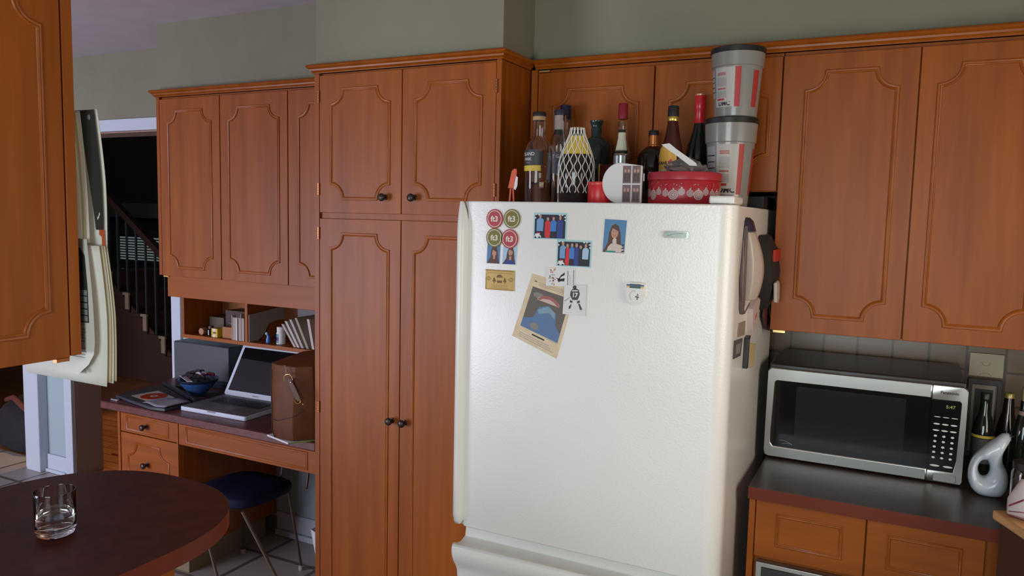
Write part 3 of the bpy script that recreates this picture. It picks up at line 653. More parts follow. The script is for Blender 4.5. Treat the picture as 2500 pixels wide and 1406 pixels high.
MB(P('antenna_cord', (.2, .12, .12), .5)).tube([(-.366, 2.06, 1.60), (-.36, 2.045, 1.52), (-.362, 2.07, 1.44), (-.366, 2.13, 1.40), (-.36, 2.17, 1.425)], .002, 6).build('cord', ph)
ov = thing('hanging_pouch', 'black pouch with a red patch hanging behind the phone', 'pouch', (-.372, 2.45, 1.45))
m_ = MB(P('black_cloth', (.02, .016, .014), .85)); rr = []
for z, y0, y1, d in ((1.61, 2.33, 2.50, .015), (1.57, 2.31, 2.57, .035), (1.50, 2.31, 2.60, .045), (1.45, 2.33, 2.60, .04), (1.41, 2.36, 2.60, .03), (1.38, 2.42, 2.58, .015)):
    rr.append([(-.372, y0, z), (-.372+d, y0+.02, z), (-.372+d*1.1, (y0+y1)/2, z), (-.372+d, y1-.02, z), (-.372, y1, z)])
loft(m_, rr).build('cloth_body', ov, bevel=.004, angle=60)
MB(P('red_patch', (.45, .03, .02), .6)).box(-.334, -.325, 2.36, 2.50, 1.532, 1.568).build('patch', ov, bevel=.002)
tg = MB(P('white_tag', (.55, .50, .45), .5)).slab([(2.36, 1.47), (2.40, 1.476), (2.43, 1.465), (2.44, 1.42), (2.42, 1.405), (2.385, 1.41)], .045, .055, fs_)
tag(tg.build('bag_clip', bevel=.003), 'white plastic clip just behind the handset', 'clip')
tg = MB(P('pink_white_plastic', (.58, .48, .46), .4)).slab([(2.21, 1.405), (2.25, 1.425), (2.30, 1.43), (2.33, 1.42), (2.30, 1.375), (2.27, 1.345), (2.235, 1.335), (2.215, 1.36)], .0, .016, fs_)
tg.use(PRED).slab([(2.25, 1.37), (2.262, 1.385), (2.28, 1.39), (2.27, 1.376)], .016, .0165, fs_)
tag(tg.build('bag_clip', bevel=.003), 'white clip with red mark below the handset', 'clip')
tg = MB(P('dark_red_card', (.10, .025, .02), .5)).slab([(2.44, 1.42), (2.60, 1.345), (2.56, 1.30), (2.50, 1.31), (2.42, 1.36)], .01, .016, fs_)
tg.use(P('gold_line', (.5, .4, .15), .4)).slab([(2.48, 1.405), (2.495, 1.40), (2.56, 1.345), (2.545, 1.345)], .016, .017, fs_)
tag(tg.build('dark_card'), 'dark red and black folded card low on the fridge side', 'card')
tg = MB(P('slate_photo', (.10, .09, .10), .5)).slab([(2.025, 1.290), (2.125, 1.284), (2.145, 1.330), (2.030, 1.338)], 0, .003, fs_).use(GREY).slab([(2.05, 1.298), (2.11, 1.295), (2.12, 1.32), (2.05, 1.325)], .003, .0034, fs_)
tag(tg.build('fridge_magnet'), 'dark square picture magnet near the fridge front edge', 'magnet')
tg = MB(P('tan_card', (.30, .24, .19), .5)).slab([(2.07, 1.342), (2.17, 1.336), (2.175, 1.374), (2.08, 1.378)], 0, .003, fs_)
tag(tg.build('fridge_magnet'), 'tan rectangular magnet above the dark square one', 'magnet')
tg = MB(P('cream_plastic', (.55, .46, .26), .5)).slab([(2.19, 1.240), (2.29, 1.225), (2.31, 1.245), (2.30, 1.262), (2.32, 1.29), (2.22, 1.306), (2.195, 1.312)], .0, .012, fs_).use(BLK).slab([(2.175, 1.24), (2.19, 1.24), (2.195, 1.318), (2.215, 1.33), (2.18, 1.325)], 0, .014, fs_)
tag(tg.build('note_clip', bevel=.002), 'cream jagged magnet clip lowest on the fridge side', 'clip')

# ------------------------------------------------------------------ things on top of the fridge
ZT = 1.6905
def bottle(name, label, x, y, prof, m_glass, hollow=True, th=.003, cap=None, seg=36, liquid=None, group='bottles on top of the fridge'):
    t_ = thing(name, label, 'bottle', (x, y, ZT), group)
    p = list(prof)
    if hollow:
        inner = [(max(.001, r-th), z) for r, z in p if r > .002]; inner[0] = (inner[0][0], inner[0][1]+th*1.5)
        p = [(0, 0)]+p+[(inner[-1][0], inner[-1][1])]+inner[::-1][1:]+[(0, inner[0][1])]
    else: p = [(0, 0)]+p+[(0, p[-1][1])]
    MB(m_glass).lathe(p, x, y, ZT, seg).build('glass_body', t_, angle=50)
    if cap:
        r, z0, z1, cm = cap[:4]
        MB(cm).lathe([(0, z0), (r, z0), (r, z1-.003), (r-.002, z1), (0, z1)], x, y, ZT, 28).build('cap', t_, angle=50)
    if liquid:
        zl, lm = liquid; lp_ = [(r-th*1.05, max(z, th*1.6)) for r, z in prof if z <= zl and r > .003]
        MB(lm).lathe([(0, lp_[0][1])]+lp_+[(lp_[-1][0], zl), (0, zl)], x, y, ZT, seg).build('liquid', t_, angle=50)
    return t_
def band(t_, name, x, y, r, z0, z1, m_, a0=0, a1=360, txt=None, **k):
    mb = MB(m_).lathe([(r, z0), (r, z1)], x, y, ZT, 28, math.radians(a0), math.radians(a1))
    if txt:
        for s_, size, zz, am, tm in txt:
            am = math.radians(am); fr = lambda u, v, w: (x+(r+w)*math.cos(am+u/r), y+(r+w)*math.sin(am+u/r), ZT+v)
            mb.use(tm).text(s_, size, 0, zz, .0006, fr, bold=.02)
    return mb.build(name, t_, angle=50)
CLR = mat('clear_bottle_glass', (.92, .95, .94), .02, trans=1, ior=1.45); GRN = mat('dark_green_glass', (.10, .17, .16), .05, trans=.75, ior=1.45)
BRN = mat('very_dark_brown_glass', (.012, .006, .005), .06); DGR = mat('black_green_glass', (.008, .011, .008), .06); AMB = mat('dark_red_brown_glass', (.05, .010, .006), .06)
LABK = P('charcoal_label', (.03, .027, .026), .5); YEL = P('yellow_band', (.62, .46, .05), .5); LWH = P('pale_label', (.55, .53, .48), .5)
CORK = P('cork', (.42, .26, .13), .7)
# 1 tall clear bottle with dark label
x, y = -1.029, 2.20
t_ = bottle('liquor_bottle', 'clear bottle with charcoal ISLAND label and yellow band, leftmost tall one', x, y, [(.040, .0), (.0435, .005), (.0435, .165), (.038, .185), (.022, .205), (.0195, .215), (.0195, .268)], CLR, cap=(.0215, .270, .284, BLK), liquid=(.066, mat('pale_spirit', (.8, .6, .45), 0, trans=1, ior=1.34)))
MB(CORK).lathe([(0, .258), (.0205, .258), (.0205, .270), (0, .270)], x, y, ZT, 24).build('stopper', t_)
band(t_, 'label', x, y, .0439, .118, .166, LABK, -185, -62, txt=[('ISLAND', .0145, .152, -113, LWH), ('PARK', .013, .136, -115, LWH), ('• • •', .008, .125, -113, LWH)])
band(t_, 'side_label', x, y, .0441, .118, .160, LABK, -62, -45)
band(t_, 'yellow_band', x, y, .0442, .100, .117, YEL, -185, -55)
# 2 clear bottle behind, 3 behind that
x, y = -1.016, 2.335
t_ = bottle('liquor_bottle', 'clear bottle with paper neck seal, behind the ISLAND bottle', x, y, [(.030, 0), (.034, .004), (.034, .19), (.030, .215), (.0195, .235), (.0185, .29)], CLR, cap=(.020, .292, .308, P('dark_blue_cap', (.02, .02, .04), .4)))
band(t_, 'label', x, y, .0343, .10, .17, P('dark_grey_label', (.07, .07, .075), .5), -160, -20, txt=[('T GAL', .015, .155, -75, LWH)])
band(t_, 'neck_seal', x, y, .0193, .225, .29, P('grey_seal', (.30, .25, .22), .6), -150, -40)
x, y = -1.037, 2.425
t_ = bottle('liquor_bottle', 'bottle with tall dark blue cap, furthest back on the left', x, y, [(.030, 0), (.033, .004), (.033, .20), (.028, .23), (.016, .25), (.015, .29)], CLR, cap=(.0185, .288, .336, P('navy_cap', (.012, .016, .05), .25)))
# 4 bottle in a white foam net
x, y = -.859, 2.10
prof = [(.046, 0), (.050, .005), (.050, .11), (.046, .135), (.032, .170), (.021, .20), (.018, .212)]
t_ = bottle('netted_bottle', 'dark bottle in a white foam net sleeve', x, y, prof, mat('brown_black_glass', (.020, .012, .012), .1), hollow=False)
band(t_, 'yellow_band', x, y, .034, .163, .166, YEL)
MB(YEL).lathe([(.0445, .142), (.0325, .1705), (.0235, .195)], x, y, ZT, 28).build('neck_label', t_)
NET = P('white_foam_net', (.78, .76, .72), .6)
def rnet(z):
    pts = [(.030, .0535), (.115, .0530), (.140, .047), (.172, .035), (.20, .0235), (.220, .020)]
    for (z0, r0), (z1, r1) in zip(pts, pts[1:]):
        if z <= z1: return r0+(r1-r0)*max(0, (z-z0)/(z1-z0))
    return pts[-1][1]
m_ = MB(NET); NN = 14; H0, H1 = .030, .219; K = 9
for s_ in (-1, 1):
    for i in range(NN):
        pts = []
        for j in range(28):
            t2 = j/27; z = H0+(H1-H0)*t2; ph_ = (math.asin(.93*math.sin(PI*K*t2)))/PI
            a = 2*PI/NN*(i+s_*(.25+.5*ph_*1.0)+(0)); pts.append((x+rnet(z)*math.cos(a), y+rnet(z)*math.sin(a), ZT+z))
        m_.tube(pts, .0013, 5)
m_.build('net_sleeve', t_)
# 5 dark green bottle
x, y = -.912, 2.395
t_ = bottle('liquor_bottle', 'wide dark green glass bottle with short neck, against the cabinet doors', x, y, [(.050, 0), (.053, .005), (.053, .185), (.048, .205), (.020, .222), (.0165, .228), (.018, .250), (.0165, .254), (.019, .266), (.0225, .270), (.0225, .277)], GRN, th=.004)
# 6 slim bottle with dark red cap
x, y = -.795, 2.315
t_ = bottle('liquor_bottle', 'slim clear bottle with dark red cap and pale liqueur label', x, y, [(.024, 0), (.026, .004), (.026, .16), (.0155, .205), (.0135, .26)], CLR, cap=(.0155, .268, .316, P('dark_red_cap', (.20, .012, .02), .3)), liquid=(.13, mat('smoky_liquid', (.15, .15, .14), .05, trans=.6)))
MB(P('cream_neck_label', (.52, .52, .38), .5)).lathe([(.0262, .158), (.0158, .206), (.0142, .235)], x, y, ZT, 28, math.radians(-130), math.radians(-30)).build('neck_label', t_)
band(t_, 'label', x, y, .0264, .105, .155, P('mirror_label', (.5, .55, .55), .2, metal=.8), -150, -40)
# 7 square dark bottle with copper neck
x, y = -.715, 2.385
t_ = bottle('liquor_bottle', 'squat dark brown bottle with copper neck foil', x, y, [(.046, 0), (.050, .004), (.050, .150), (.045, .165), (.022, .188)], BRN, hollow=False, cap=(.0165, .222, .238, BLK))
MB(P('copper_foil', (.48, .16, .05), .3, metal=.7)).lathe([(.018, .182), (.0195, .19), (.0165, .194), (.0165, .222), (0, .223)], x, y, ZT, 28).build('neck_foil', t_)
m_ = MB(AMB).box(-.815, -.745, 2.17, 2.215, ZT, ZT+.118); m_.use(P('orange_gold_edge', (.6, .3, .06), .4)).box(-.8165, -.815, 2.17, 2.215, ZT, ZT+.120).box(-.815, -.812, 2.1685, 2.17, ZT, ZT+.120)
tag(m_.build('liquor_box', bevel=.001), 'dark maroon box with gold edge, in front of the slim bottle', 'box')
# 8 bottle with red label and gold arch label
x, y = -.622, 2.265
t_ = bottle('liquor_bottle', 'dark bottle with gold arched label and black cap, behind the red tin', x, y, [(.036, 0), (.0385, .004), (.0385, .125), (.034, .155), (.022, .205), (.0155, .245), (.015, .262)], AMB, hollow=False, cap=(.0165, .262, .294, BLK))
MB(P('gold_neck_ring', (.7, .5, .1), .25, metal=.8)).lathe([(.0158, .249), (.0165, .25), (.0165, .262), (.0158, .263)], x, y, ZT, 28).build('neck_ring', t_)
fr8 = lambda u, v, w: (x+(.0392+w)*math.cos(math.radians(-98)+u/.0392), y+(.0392+w)*math.sin(math.radians(-98)+u/.0392), ZT+v)
def arch(hw_, z0, z1, n=16): return [(-hw_, z0), (hw_, z0)]+[(hw_*math.cos(a), z1-hw_+hw_*math.sin(a)) for a in [PI*i/n for i in range(n+1)]]
def curved(m_, pts, w, fr):                              # thin label strips so that it follows the glass
    us = [p[0] for p in pts]; u0, u1 = min(us), max(us); n = 12
    def yr(u):
        ys = []
        for (a, b), (c, d) in zip(pts, pts[1:]+pts[:1]):
            if (a-u)*(c-u) <= 0 and a != c: ys.append(b+(d-b)*(u-a)/(c-a))
        return (min(ys), max(ys)) if ys else (0, 0)
    vs = []
    for i in range(n+1):
        u = u0+(u1-u0)*(i+.001)/(n+.002); a, b = yr(u); vs += [fr(u, a, w), fr(u, b, w)]
    m_.add(vs, [(2*i, 2*i+2, 2*i+3, 2*i+1) for i in range(n)])
m_ = MB(P('gold_foil_label', (.72, .50, .16), .3, metal=.6)); curved(m_, arch(.030, .03, .178), .0003, fr8)
m_.use(P('amber_label', (.62, .34, .05), .5)); curved(m_, arch(.0265, .03, .173), .0007, fr8)
m_.use(P('sky_label', (.45, .50, .38), .5)); curved(m_, rect(-.026, .06, .026, .105), .0010, fr8)
m_.use(PRED); curved(m_, ell(.014, .118, .007, .018, 14), .0013, fr8)
m_.use(BLACK).text('KAHLÚA', .0135, -.002, .124, .0016, fr8, bold=.03)
m_.build('label', t_)
MB(PRED).lathe([(.0388, .126), (.0345, .157), (.030, .175)], x, y, ZT, 20, math.radians(-170), math.radians(-125)).build('shoulder_label', t_)
# 9 wine-like bottle with red foil
x, y = -.572, 2.385
t_ = bottle('liquor_bottle', 'tall black-green bottle with bright red neck foil', x, y, [(.036, 0), (.0385, .005), (.0385, .16), (.034, .19), (.019, .235), (.016, .26)], DGR, hollow=False)
MB(P('bright_red_foil', (.55, .015, .02), .3)).lathe([(.0172, .255), (.0165, .26), (.0165, .295), (.0178, .297), (.0178, .318), (.0168, .322), (.0168, .340), (0, .342)], x, y, ZT, 28).build('neck_foil', t_, angle=50)
MB(P('gold_top', (.6, .35, .2), .35, metal=.5)).lathe([(.0170, .339), (.0172, .343), (0, .343)], x, y, ZT, 28).build('foil_rim', t_)
# red tins
x, y = -.545, 2.125
tn = thing('cookie_tin', 'round red cookie tin with white ornament pattern', 'tin', (x, y, ZT))
m_ = MB(RED).lathe([(0, 0), (.096, 0), (.098, .002), (.098, .066), (.096, .068)], x, y, ZT, 64)
m_.use(P('ornament_silver_print', (.50, .44, .42), .4))
for i in range(30):
    a = math.radians(-170+i*13); big = i % 3; zz = (.026, .034, .030)[big]; rr_ = (.0135, .009, .0095)[big]; r0 = .0983
    fr = lambda u, v, w: (x+(r0+w)*math.cos(a+u/r0), y+(r0+w)*math.sin(a+u/r0), ZT+v)
    o_ = ell(0, zz, rr_, rr_, 18); m_.poly(o_, .0003, fr); m_.poly(rect(-.002, zz+rr_, .002, zz+rr_+.004), .0003, fr)
    m_.use(RED)
    for q in (.75, .4):
        n = 18; A = ell(0, zz, rr_*q, rr_*q, n); B_ = ell(0, zz, rr_*(q-.1), rr_*(q-.1), n)
        m_.add([fr(u, v, .0006) for u, v in A]+[fr(u, v, .0006) for u, v in B_], [(j, (j+1) % n, n+(j+1) % n, n+j) for j in range(n)])
    m_.use(MATS['ornament_silver_print'])
    for _ in range(2):
        uu, vv = random.uniform(-.01, .01), random.uniform(.044, .060); m_.poly([(uu+.0022*math.cos(2*PI*j/5*2.0), vv+.0022*math.sin(2*PI*j/5*2.0)) for j in range(5)], .0003, fr)
m_.build('tin_body', tn, angle=50)
MB(P('red_tin_lid', (.40, .03, .045), .35)).lathe([(.0995, .066), (.1015, .067), (.1015, .085), (.0995, .088), (.0975, .0885), (.0965, .084), (.0, .083)], x, y, ZT, 64).build('rim', tn, angle=50)
x, y = -.768, 2.055
tn = thing('red_canister', 'small plain bright red canister beside the netted bottle', 'canister', (x, y, ZT))
MB(P('bright_red_paint', (.60, .02, .025), .35)).lathe([(0, 0), (.032, 0), (.033, .002), (.033, .055), (.0315, .058), (.0, .058)], x, y, ZT, 40).build('canister_body', tn, angle=50)
MB(P('canister_rim_red', (.62, .06, .06), .3)).lathe([(.0335, .052), (.0340, .054), (.0340, .059), (.0325, .0605), (.030, .0605)], x, y, ZT, 40).build('rim', tn, angle=50)
# crumpled plastic bag in the tin + price tag strip
PLA = mat('clear_plastic_film', (.85, .85, .88), .15, trans=.85, ior=1.2)
pb = thing('plastic_bag', 'crumpled clear plastic bag with white folded paper standing in the red tin', 'bag', (-.53, 2.12, ZT+.084))
random.seed(5); m_ = MB(PLA); vs = []; n = 16
for j in range(7):
    t2 = j/6; r = (.050, .056, .052, .046, .036, .026, .010)[j]
    for i in range(n): a = 2*PI*i/n; q = r*(1+.30*math.sin(3*a+j)+random.uniform(-.18, .18)); vs.append((-.545+q*math.cos(a)*1.1, 2.125+q*math.sin(a)*.8, ZT+.0845+.045*t2+(random.uniform(-.006, .006) if j else 0)))
m_.add(vs, [(j*n+i, j*n+(i+1) % n, (j+1)*n+(i+1) % n, (j+1)*n+i) for j in range(6) for i in range(n)]+[tuple(range(6*n, 7*n))]).build('film', pb, smooth=False)
fr = lambda u, v, w: (u, 2.085-w, v)
MB(PAPER).slab([(-.602, 1.855), (-.580, 1.858), (-.560, 1.842), (-.505, 1.804), (-.502, 1.796), (-.522, 1.797), (-.560, 1.825), (-.585, 1.842)], 0, .0012, fr).build('paper_strip', pb)
# white photo holder with rounded end
hx = thing('photo_stand', 'white round-ended photo stand with small portrait prints', 'photo holder', (-.70, 2.05, ZT))
fq = lambda u, v, w: (u, 2.030-w+.10*(u+.70), v)
D = [(-.700, ZT), (-.640, ZT), (-.640, 1.795), (-.700, 1.803)]+[(-.700-.050*math.sin(a), 1.747+.056*math.cos(a)) for a in [PI*i/18 for i in range(1, 18)]]
MB(P('white_card_stock', (.66, .66, .66), .5)).slab(D, -.012, 0, fq).build('stand', hx, bevel=.002)
m_ = MB(P('photo_plum', (.16, .10, .10), .5))
for i in range(2):
    for j in range(2):
        u0, v0 = -.692+i*.026, ZT+.004+j*.052; m_.use(MATS['photo_plum']).poly(rect(u0, v0, u0+.023, v0+.048), .0004, fq)
        for c in (.007, .016): m_.use(SKIN).poly(ell(u0+c, v0+.034, .0028, .005, 8), .0006, fq); m_.use(P('photo_brown', (.07, .03, .03), .5)).poly(rect(u0+c-.004, v0+.004, u0+c+.004, v0+.028), .0006, fq)
m_.build('photo_prints', hx)
# orange and white bottle tag
m_ = MB(P('orange_tag', (.62, .09, .02), .5)); ft = lambda u, v, w: (u, 2.15-w, v)
m_.slab([(-1.108, 1.737), (-1.096, 1.790), (-1.088, 1.797), (-1.080, 1.796), (-1.078, 1.786), (-1.088, 1.735)], 0, .001, ft)
m_.slab([(-1.101, 1.737), (-1.096, 1.737), (-1.099, ZT), (-1.106, ZT)], 0, .001, ft).slab([(-1.093, 1.737), (-1.088, 1.737), (-1.084, ZT), (-1.090, ZT)], 0, .001, ft)
m_.use(PAPER).slab([(-1.088, 1.735), (-1.080, 1.775), (-1.074, 1.770), (-1.075, 1.745), (-1.081, 1.731)], .001, .002, ft)
tag(m_.build('orange_tag'), 'orange and white paper tag by the leftmost bottle', 'tag')
# two tubs
def tub(name, label, x, y, z0, h, rb, rt, rot=0):
    t_ = thing(name, label, 'bucket', (x, y, z0), 'stacked grey plastic tubs')
    TUBM = mat('translucent_grey_tub', (.27, .265, .245), .28, trans=.12, coat=.3, coat_r=.1)
    r = lambda z: rb+(rt-rb)*(z/h)
    MB(TUBM).lathe([(0, .001), (rb-.004, 0), (rb, .003), (r(h*.72), h*.72), (r(h*.72)+.0035, h*.73), (rt+.002, h-.012), (rt, h-.010)], x, y, z0, 56).build('tub_body', t_, angle=40)
    MB(BLK).lathe([(rt+.002, h-.016), (rt+.0045, h-.015), (rt+.0045, h-.002), (rt+.002, h), (rt-.004, h+.001), (0, h-.001)], x, y, z0, 56).build('lid', t_, angle=40)
    def patch(m_, a0, a1, v0, v1, mt, e=.0007):
        n = 12; vs = []
        for i in range(n+1):
            a = math.radians(rot+a0+(a1-a0)*i/n)
            for v in (v0, v1): q = r(v)+e; vs.append((x+q*math.cos(a), y+q*math.sin(a), z0+v))
        m_.use(mt).add(vs, [(2*i, 2*i+2, 2*i+3, 2*i+1) for i in range(n)])
    m_ = MB(LWH); LG = P('tub_label_grey', (.44, .43, .40), .5)
    patch(m_, -112, -58, h*.14, h*.70, LG); patch(m_, -58, -44, h*.14, h*.70, P('tub_label_red', (.38, .03, .03), .5))
    patch(m_, -150, -116, h*.28, h*.68, P('tub_label_side', (.33, .33, .33), .5)); patch(m_, -12, 6, h*.14, h*.66, MATS['tub_label_red'])
    for k_, zz in enumerate((.62, .605, .59, .40, .39)): patch(m_, -104, -80, h*zz, h*(zz+.008), MATS['tub_label_red'], .001)
    for k_ in range(9): patch(m_, -106, -78, h*(.55-.014*k_) if k_ < 9 else 0, h*(.555-.014*k_), GREY, .001)
    for k_ in range(7): patch(m_, -106, -78, h*(.36-.014*k_), h*(.365-.014*k_), GREY, .001)
    patch(m_, -106, -84, h*.235, h*.262, MATS['tub_label_red'], .001)
    for k_ in range(4): patch(m_, -146, -118, h*(.36+.07*k_), h*(.372+.07*k_), BLACK, .001)
    am = math.radians(-85+rot); q = r(h*.175)+.0012; fr = lambda u, v, w: (x+(q+w)*math.cos(am+u/q), y+(q+w)*math.sin(am+u/q), z0+v)
    m_.use(BLACK).text('DMC', h*.085, 0, h*.185, 0, fr, bold=.03)
    m_.build('label', t_)
tub('plastic_tub', 'lower grey plastic tub with black lid and red-striped label', -.462, 2.315, ZT, .255, .056, .0735)
tub('plastic_tub', 'upper grey plastic tub stacked on the other, black lid', -.452, 2.315, ZT+.2565, .197, .060, .0735, -26)
bb = MB(P('black_box', (.012, .012, .014), .7)).box(-.44, -.376, 2.42, 2.66, ZT, ZT+.035)
tag(bb.build('black_box', bevel=.002), 'flat black box at the back right of the fridge top', 'box')
# ------------------------------------------------------------------ microwave
MW = 2.455; fm = FN(MW); mx0, mx1, mz0, mz1 = -.343, .198, .918, 1.204
mw = thing('microwave', 'stainless steel and black microwave oven on the dark counter', 'microwave', (-.07, 2.62, .914))
MB(mat('microwave_black_case', (.02, .014, .012), .28)).box(mx0+.004, mx1-.004, MW+.02, 2.80, mz0+.004, 1.210).build('case', mw, bevel=.004)
for x in (mx0+.03, mx1-.03):
    for y in (MW+.05, 2.76): MB(BLK).lathe([(0, 0), (.012, 0), (.012, .009), (0, .009)], x, y, .9145, 12).build('foot', mw)
XS = .108
def ring(m_, o, i_, w0, w1, fr):
    n = len(o); vs = [fr(u, v, w) for w in (w0, w1) for L2 in (o, i_) for u, v in L2]
    m_.add(vs, [(2*n+i, 2*n+(i+1) % n, 3*n+(i+1) % n, 3*n+i) for i in range(n)]+[(i, (i+1) % n, 2*n+(i+1) % n, 2*n+i) for i in range(n)]+[(n+i, n+(i+1) % n, 3*n+(i+1) % n, 3*n+i)[::-1] for i in range(n)])
def curveside(x0, x1, z0, z1, bow, n=8):                # left side bows outward
    L2 = [(x0-bow*math.sin(PI*i/n), z1+(z0-z1)*i/n) for i in range(n+1)]
    return L2
# door: steel frame on three sides around dark glass
o_ = [(XS, mz0), (XS, mz1-.004), (mx0+.012, mz1-.004), (mx0+.002, mz1-.014)]+[(mx0+.001, mz0+.02), (mx0+.004, mz0+.004), (mx0+.012, mz0)]
i_ = [(XS, .954), (XS, 1.160), (-.312, 1.160), (-.3185, 1.154)]+[(-.3235, 1.0), (-.3235, .966), (-.316, .954)]
dm = MB(STEEL); ring(dm, o_, i_, -.022, .0, fm); dm = dm.build('door', mw, bevel=.003)
g_ = MB(BLKG).slab([(XS, .953), (XS, 1.161), (-.313, 1.161), (-.320, 1.154), (-.3245, 1.0), (-.3245, .965), (-.316, .953)], -.02, -.0025, fm).build('glass_panel', dm)
m_ = MB(mat('window_screen', (.012, .013, .015), .12)).slab(rrect(-.255, .972, .045, 1.148, .006), -.0024, -.0018, fm); m_.build('viewing_window', dm)
m_ = MB(P('silver_mark', (.35, .35, .35), .4)).tube([fm(-.298+.040*t_, .9745-.010*t_+.004*math.sin(PI*t_), -.002) for t_ in [i/10 for i in range(11)]]+[fm(-.258-.030*t_, .9645-.0005*t_+.003*math.sin(PI*t_), -.002) for t_ in [i/10 for i in range(11)]], .0005, 4); m_.build('door_mark', dm)
# control side
o_ = [(mx1-.004, mz0), (mx1, mz0+.006), (mx1, mz1-.014), (mx1-.012, mz1-.004), (XS+.0015, mz1-.004), (XS+.0015, mz0)]
i_ = [(mx1-.024, .952), (mx1-.018, .99), (mx1-.015, 1.150), (mx1-.019, 1.156), (XS+.0015, 1.156), (XS+.0015, .952)]
cp = MB(STEEL); ring(cp, o_, i_, -.022, 0, fm); cp = cp.build('control_surround', mw, bevel=.0025)
MB(BLKG).slab([(mx1-.023, .951), (mx1-.017, .99), (mx1-.014, 1.150), (mx1-.018, 1.157), (XS, 1.157), (XS, .951)], -.02, -.0025, fm).build('control_panel', mw)
MB(STEEL).slab(rrect(XS+.017, .9225, mx1-.016, .9445, .003), 0, .0035, fm).build('door_button', mw, bevel=.001)
m_ = MB(BLACK); m_.text('Panasonic', .0115, .152, 1.1795, .0004, fm, bold=.03); m_.build('lettering', cp)
m_ = MB(P('clock_display', (.10, .12, .01), .5, emit=(.45, .5, .06), emit_s=.35)); m_.text('5:47', .0125, .157, 1.139, -.0021, fm, stretch=1.1, bold=.01); m_.build('clock_digits', mw)
KEY = P('key_silver', (.62, .62, .60), .35)
def key(u, v, w_, h_):
    MB(KEY).slab(ell(u, v, w_, h_, 14), -.0024, -.0012, fm).build('key', mw, bevel=.0004)
for r in range(3):
    for c in range(3): key(.126+c*.0215-r*.0006, 1.106-r*.0185+(.002 if r == 0 else 0), .0085, .0013 if r == 0 else .0024)
for r in range(5):
    for c in range(3): key(.1245+c*.0213-r*.0004, 1.0525-r*.0158, .0042, .0032)
for c in range(2): key(.128+c*.033, .966, .0125, .003)

# ------------------------------------------------------------------ wall plate, small frame, bottles, jug and clutter right of the microwave
sw = MB(P('cream_wall_plate', (.42, .36, .25), .5)).slab(rect(.224, 1.172, .318, 1.246), 0, .012, FN(YW-.008))
sw.use(P('plate_detail', (.26, .21, .14), .5)).tube([(.270+.012*math.cos(a), YW-.0205, 1.219+.012*math.sin(a)) for a in [PI*i/8+PI for i in range(9)]], .0008, 5).tube([(.270+.016*math.cos(a), YW-.0205, 1.174+.010*math.sin(a)) for a in [PI*i/8 for i in range(9)]], .0008, 5)
tag(sw.build('wall_plate', bevel=.002), 'cream wall plate on the tiles above the microwave corner', 'wall plate')
fp_ = thing('picture_frame', 'small dark picture frame with pale mount leaning against the wall', 'picture frame', (.27, 2.82, .914))
fq2 = FN(2.822)
m_ = MB(P('black_frame_wood', (.02, .016, .014), .4)); ring(m_, rect(.222, .9145, .316, 1.168), rect(.234, .93, .303, 1.150), 0, .014, fq2); m_.build('frame', fp_, bevel=.001)
MB(P('pale_mount', (.26, .23, .20), .6)).slab(rect(.234, .93, .303, 1.150), 0, .004, fq2).use(BLK).slab(rect(.243, .95, .293, 1.135), .004, .005, fq2).build('mount', fp_)
def pbottle(name, label, x, y, prof, mt, cap=None, bands=(), cat='bottle', group='dark bottles right of the microwave'):
    t_ = thing(name, label, cat, (x, y, .9145), group)
    MB(mt).lathe([(0, 0)]+prof+[(0, prof[-1][1])], x, y, .9145, 32).build('glass_body', t_, angle=50)
    if cap: r, z0, z1, cm = cap; MB(cm).lathe([(r-.002, z0), (r, z0), (r, z1-.002), (r-.002, z1), (0, z1)], x, y, .9145, 24).build('cap', t_, angle=50)
    for n_, r, z0, z1, mt2 in bands: MB(mt2).lathe([(r, z0), (r, z1)], x, y, .9145, 28).build(n_, t_)
    return t_
pbottle('beer_bottle', 'dark bottle with yellow-banded black label, nearest the microwave side', .254, 2.60, [(.026, 0), (.030, .004), (.030, .135), (.024, .165), (.014, .195), (.013, .235)], DGR, (.0145, .233, .252, BLK), [('label', .0303, .045, .118, P('black_beer_label', (.05, .045, .045), .5)), ('yellow_band', .0305, .120, .128, P('yellow_print', (.5, .36, .04), .5))])
pbottle('beer_bottle', 'dark bottle with dull gold cap, middle of the three', .318, 2.655, [(.024, 0), (.028, .004), (.028, .14), (.016, .19), (.0125, .235)], BRN, (.0145, .233, .248, P('dull_gold', (.35, .30, .10), .4, metal=.6)))
pbottle('beer_bottle', 'green-black bottle with gold neck foil at the right edge', .342, 2.52, [(.026, 0), (.030, .004), (.030, .16), (.022, .195), (.0135, .225), (.012, .28)], DGR, (.0135, .255, .292, P('pale_gold', (.45, .38, .18), .3, metal=.7)), [('neck_label', .0165, .205, .226, P('grey_pink_label', (.25, .16, .15), .4))])
# white ceramic jug shaped like a drop, with a hole for a handle
CER = P('white_glazed_ceramic', (.50, .56, .62), .25, coat=.3)
jg = thing('ceramic_jug', 'white ceramic drop-shaped jug with a finger hole and leaning spout', 'jug', (.252, 2.42, .9145))
fj = lambda u, v, w: (.254+u*1.0, 2.42-w*1.1, .9145+v*1.19)
outer = [(-.014, .0), (.026, 0), (.042, .010), (.049, .032), (.045, .060), (.034, .078), (.031, .095), (.032, .108), (.039, .122), (.048, .132), (.051, .139), (.040, .152), (.030, .151), (.016, .138), (-.004, .121), (-.022, .104), (-.038, .084), (-.046, .060), (-.046, .036), (-.036, .013)]
def catmull(p, k=3):
    n = len(p); out = []
    for i in range(n):
        a, b, c, d = [Vector(p[(i+j-1) % n]) for j in range(4)]
        for q in range(k):
            t_ = q/k; out.append(tuple(.5*((2*b)+(c-a)*t_+(2*a-5*b+4*c-d)*t_*t_+(-a+3*b-3*c+d)*t_**3)))
    return out
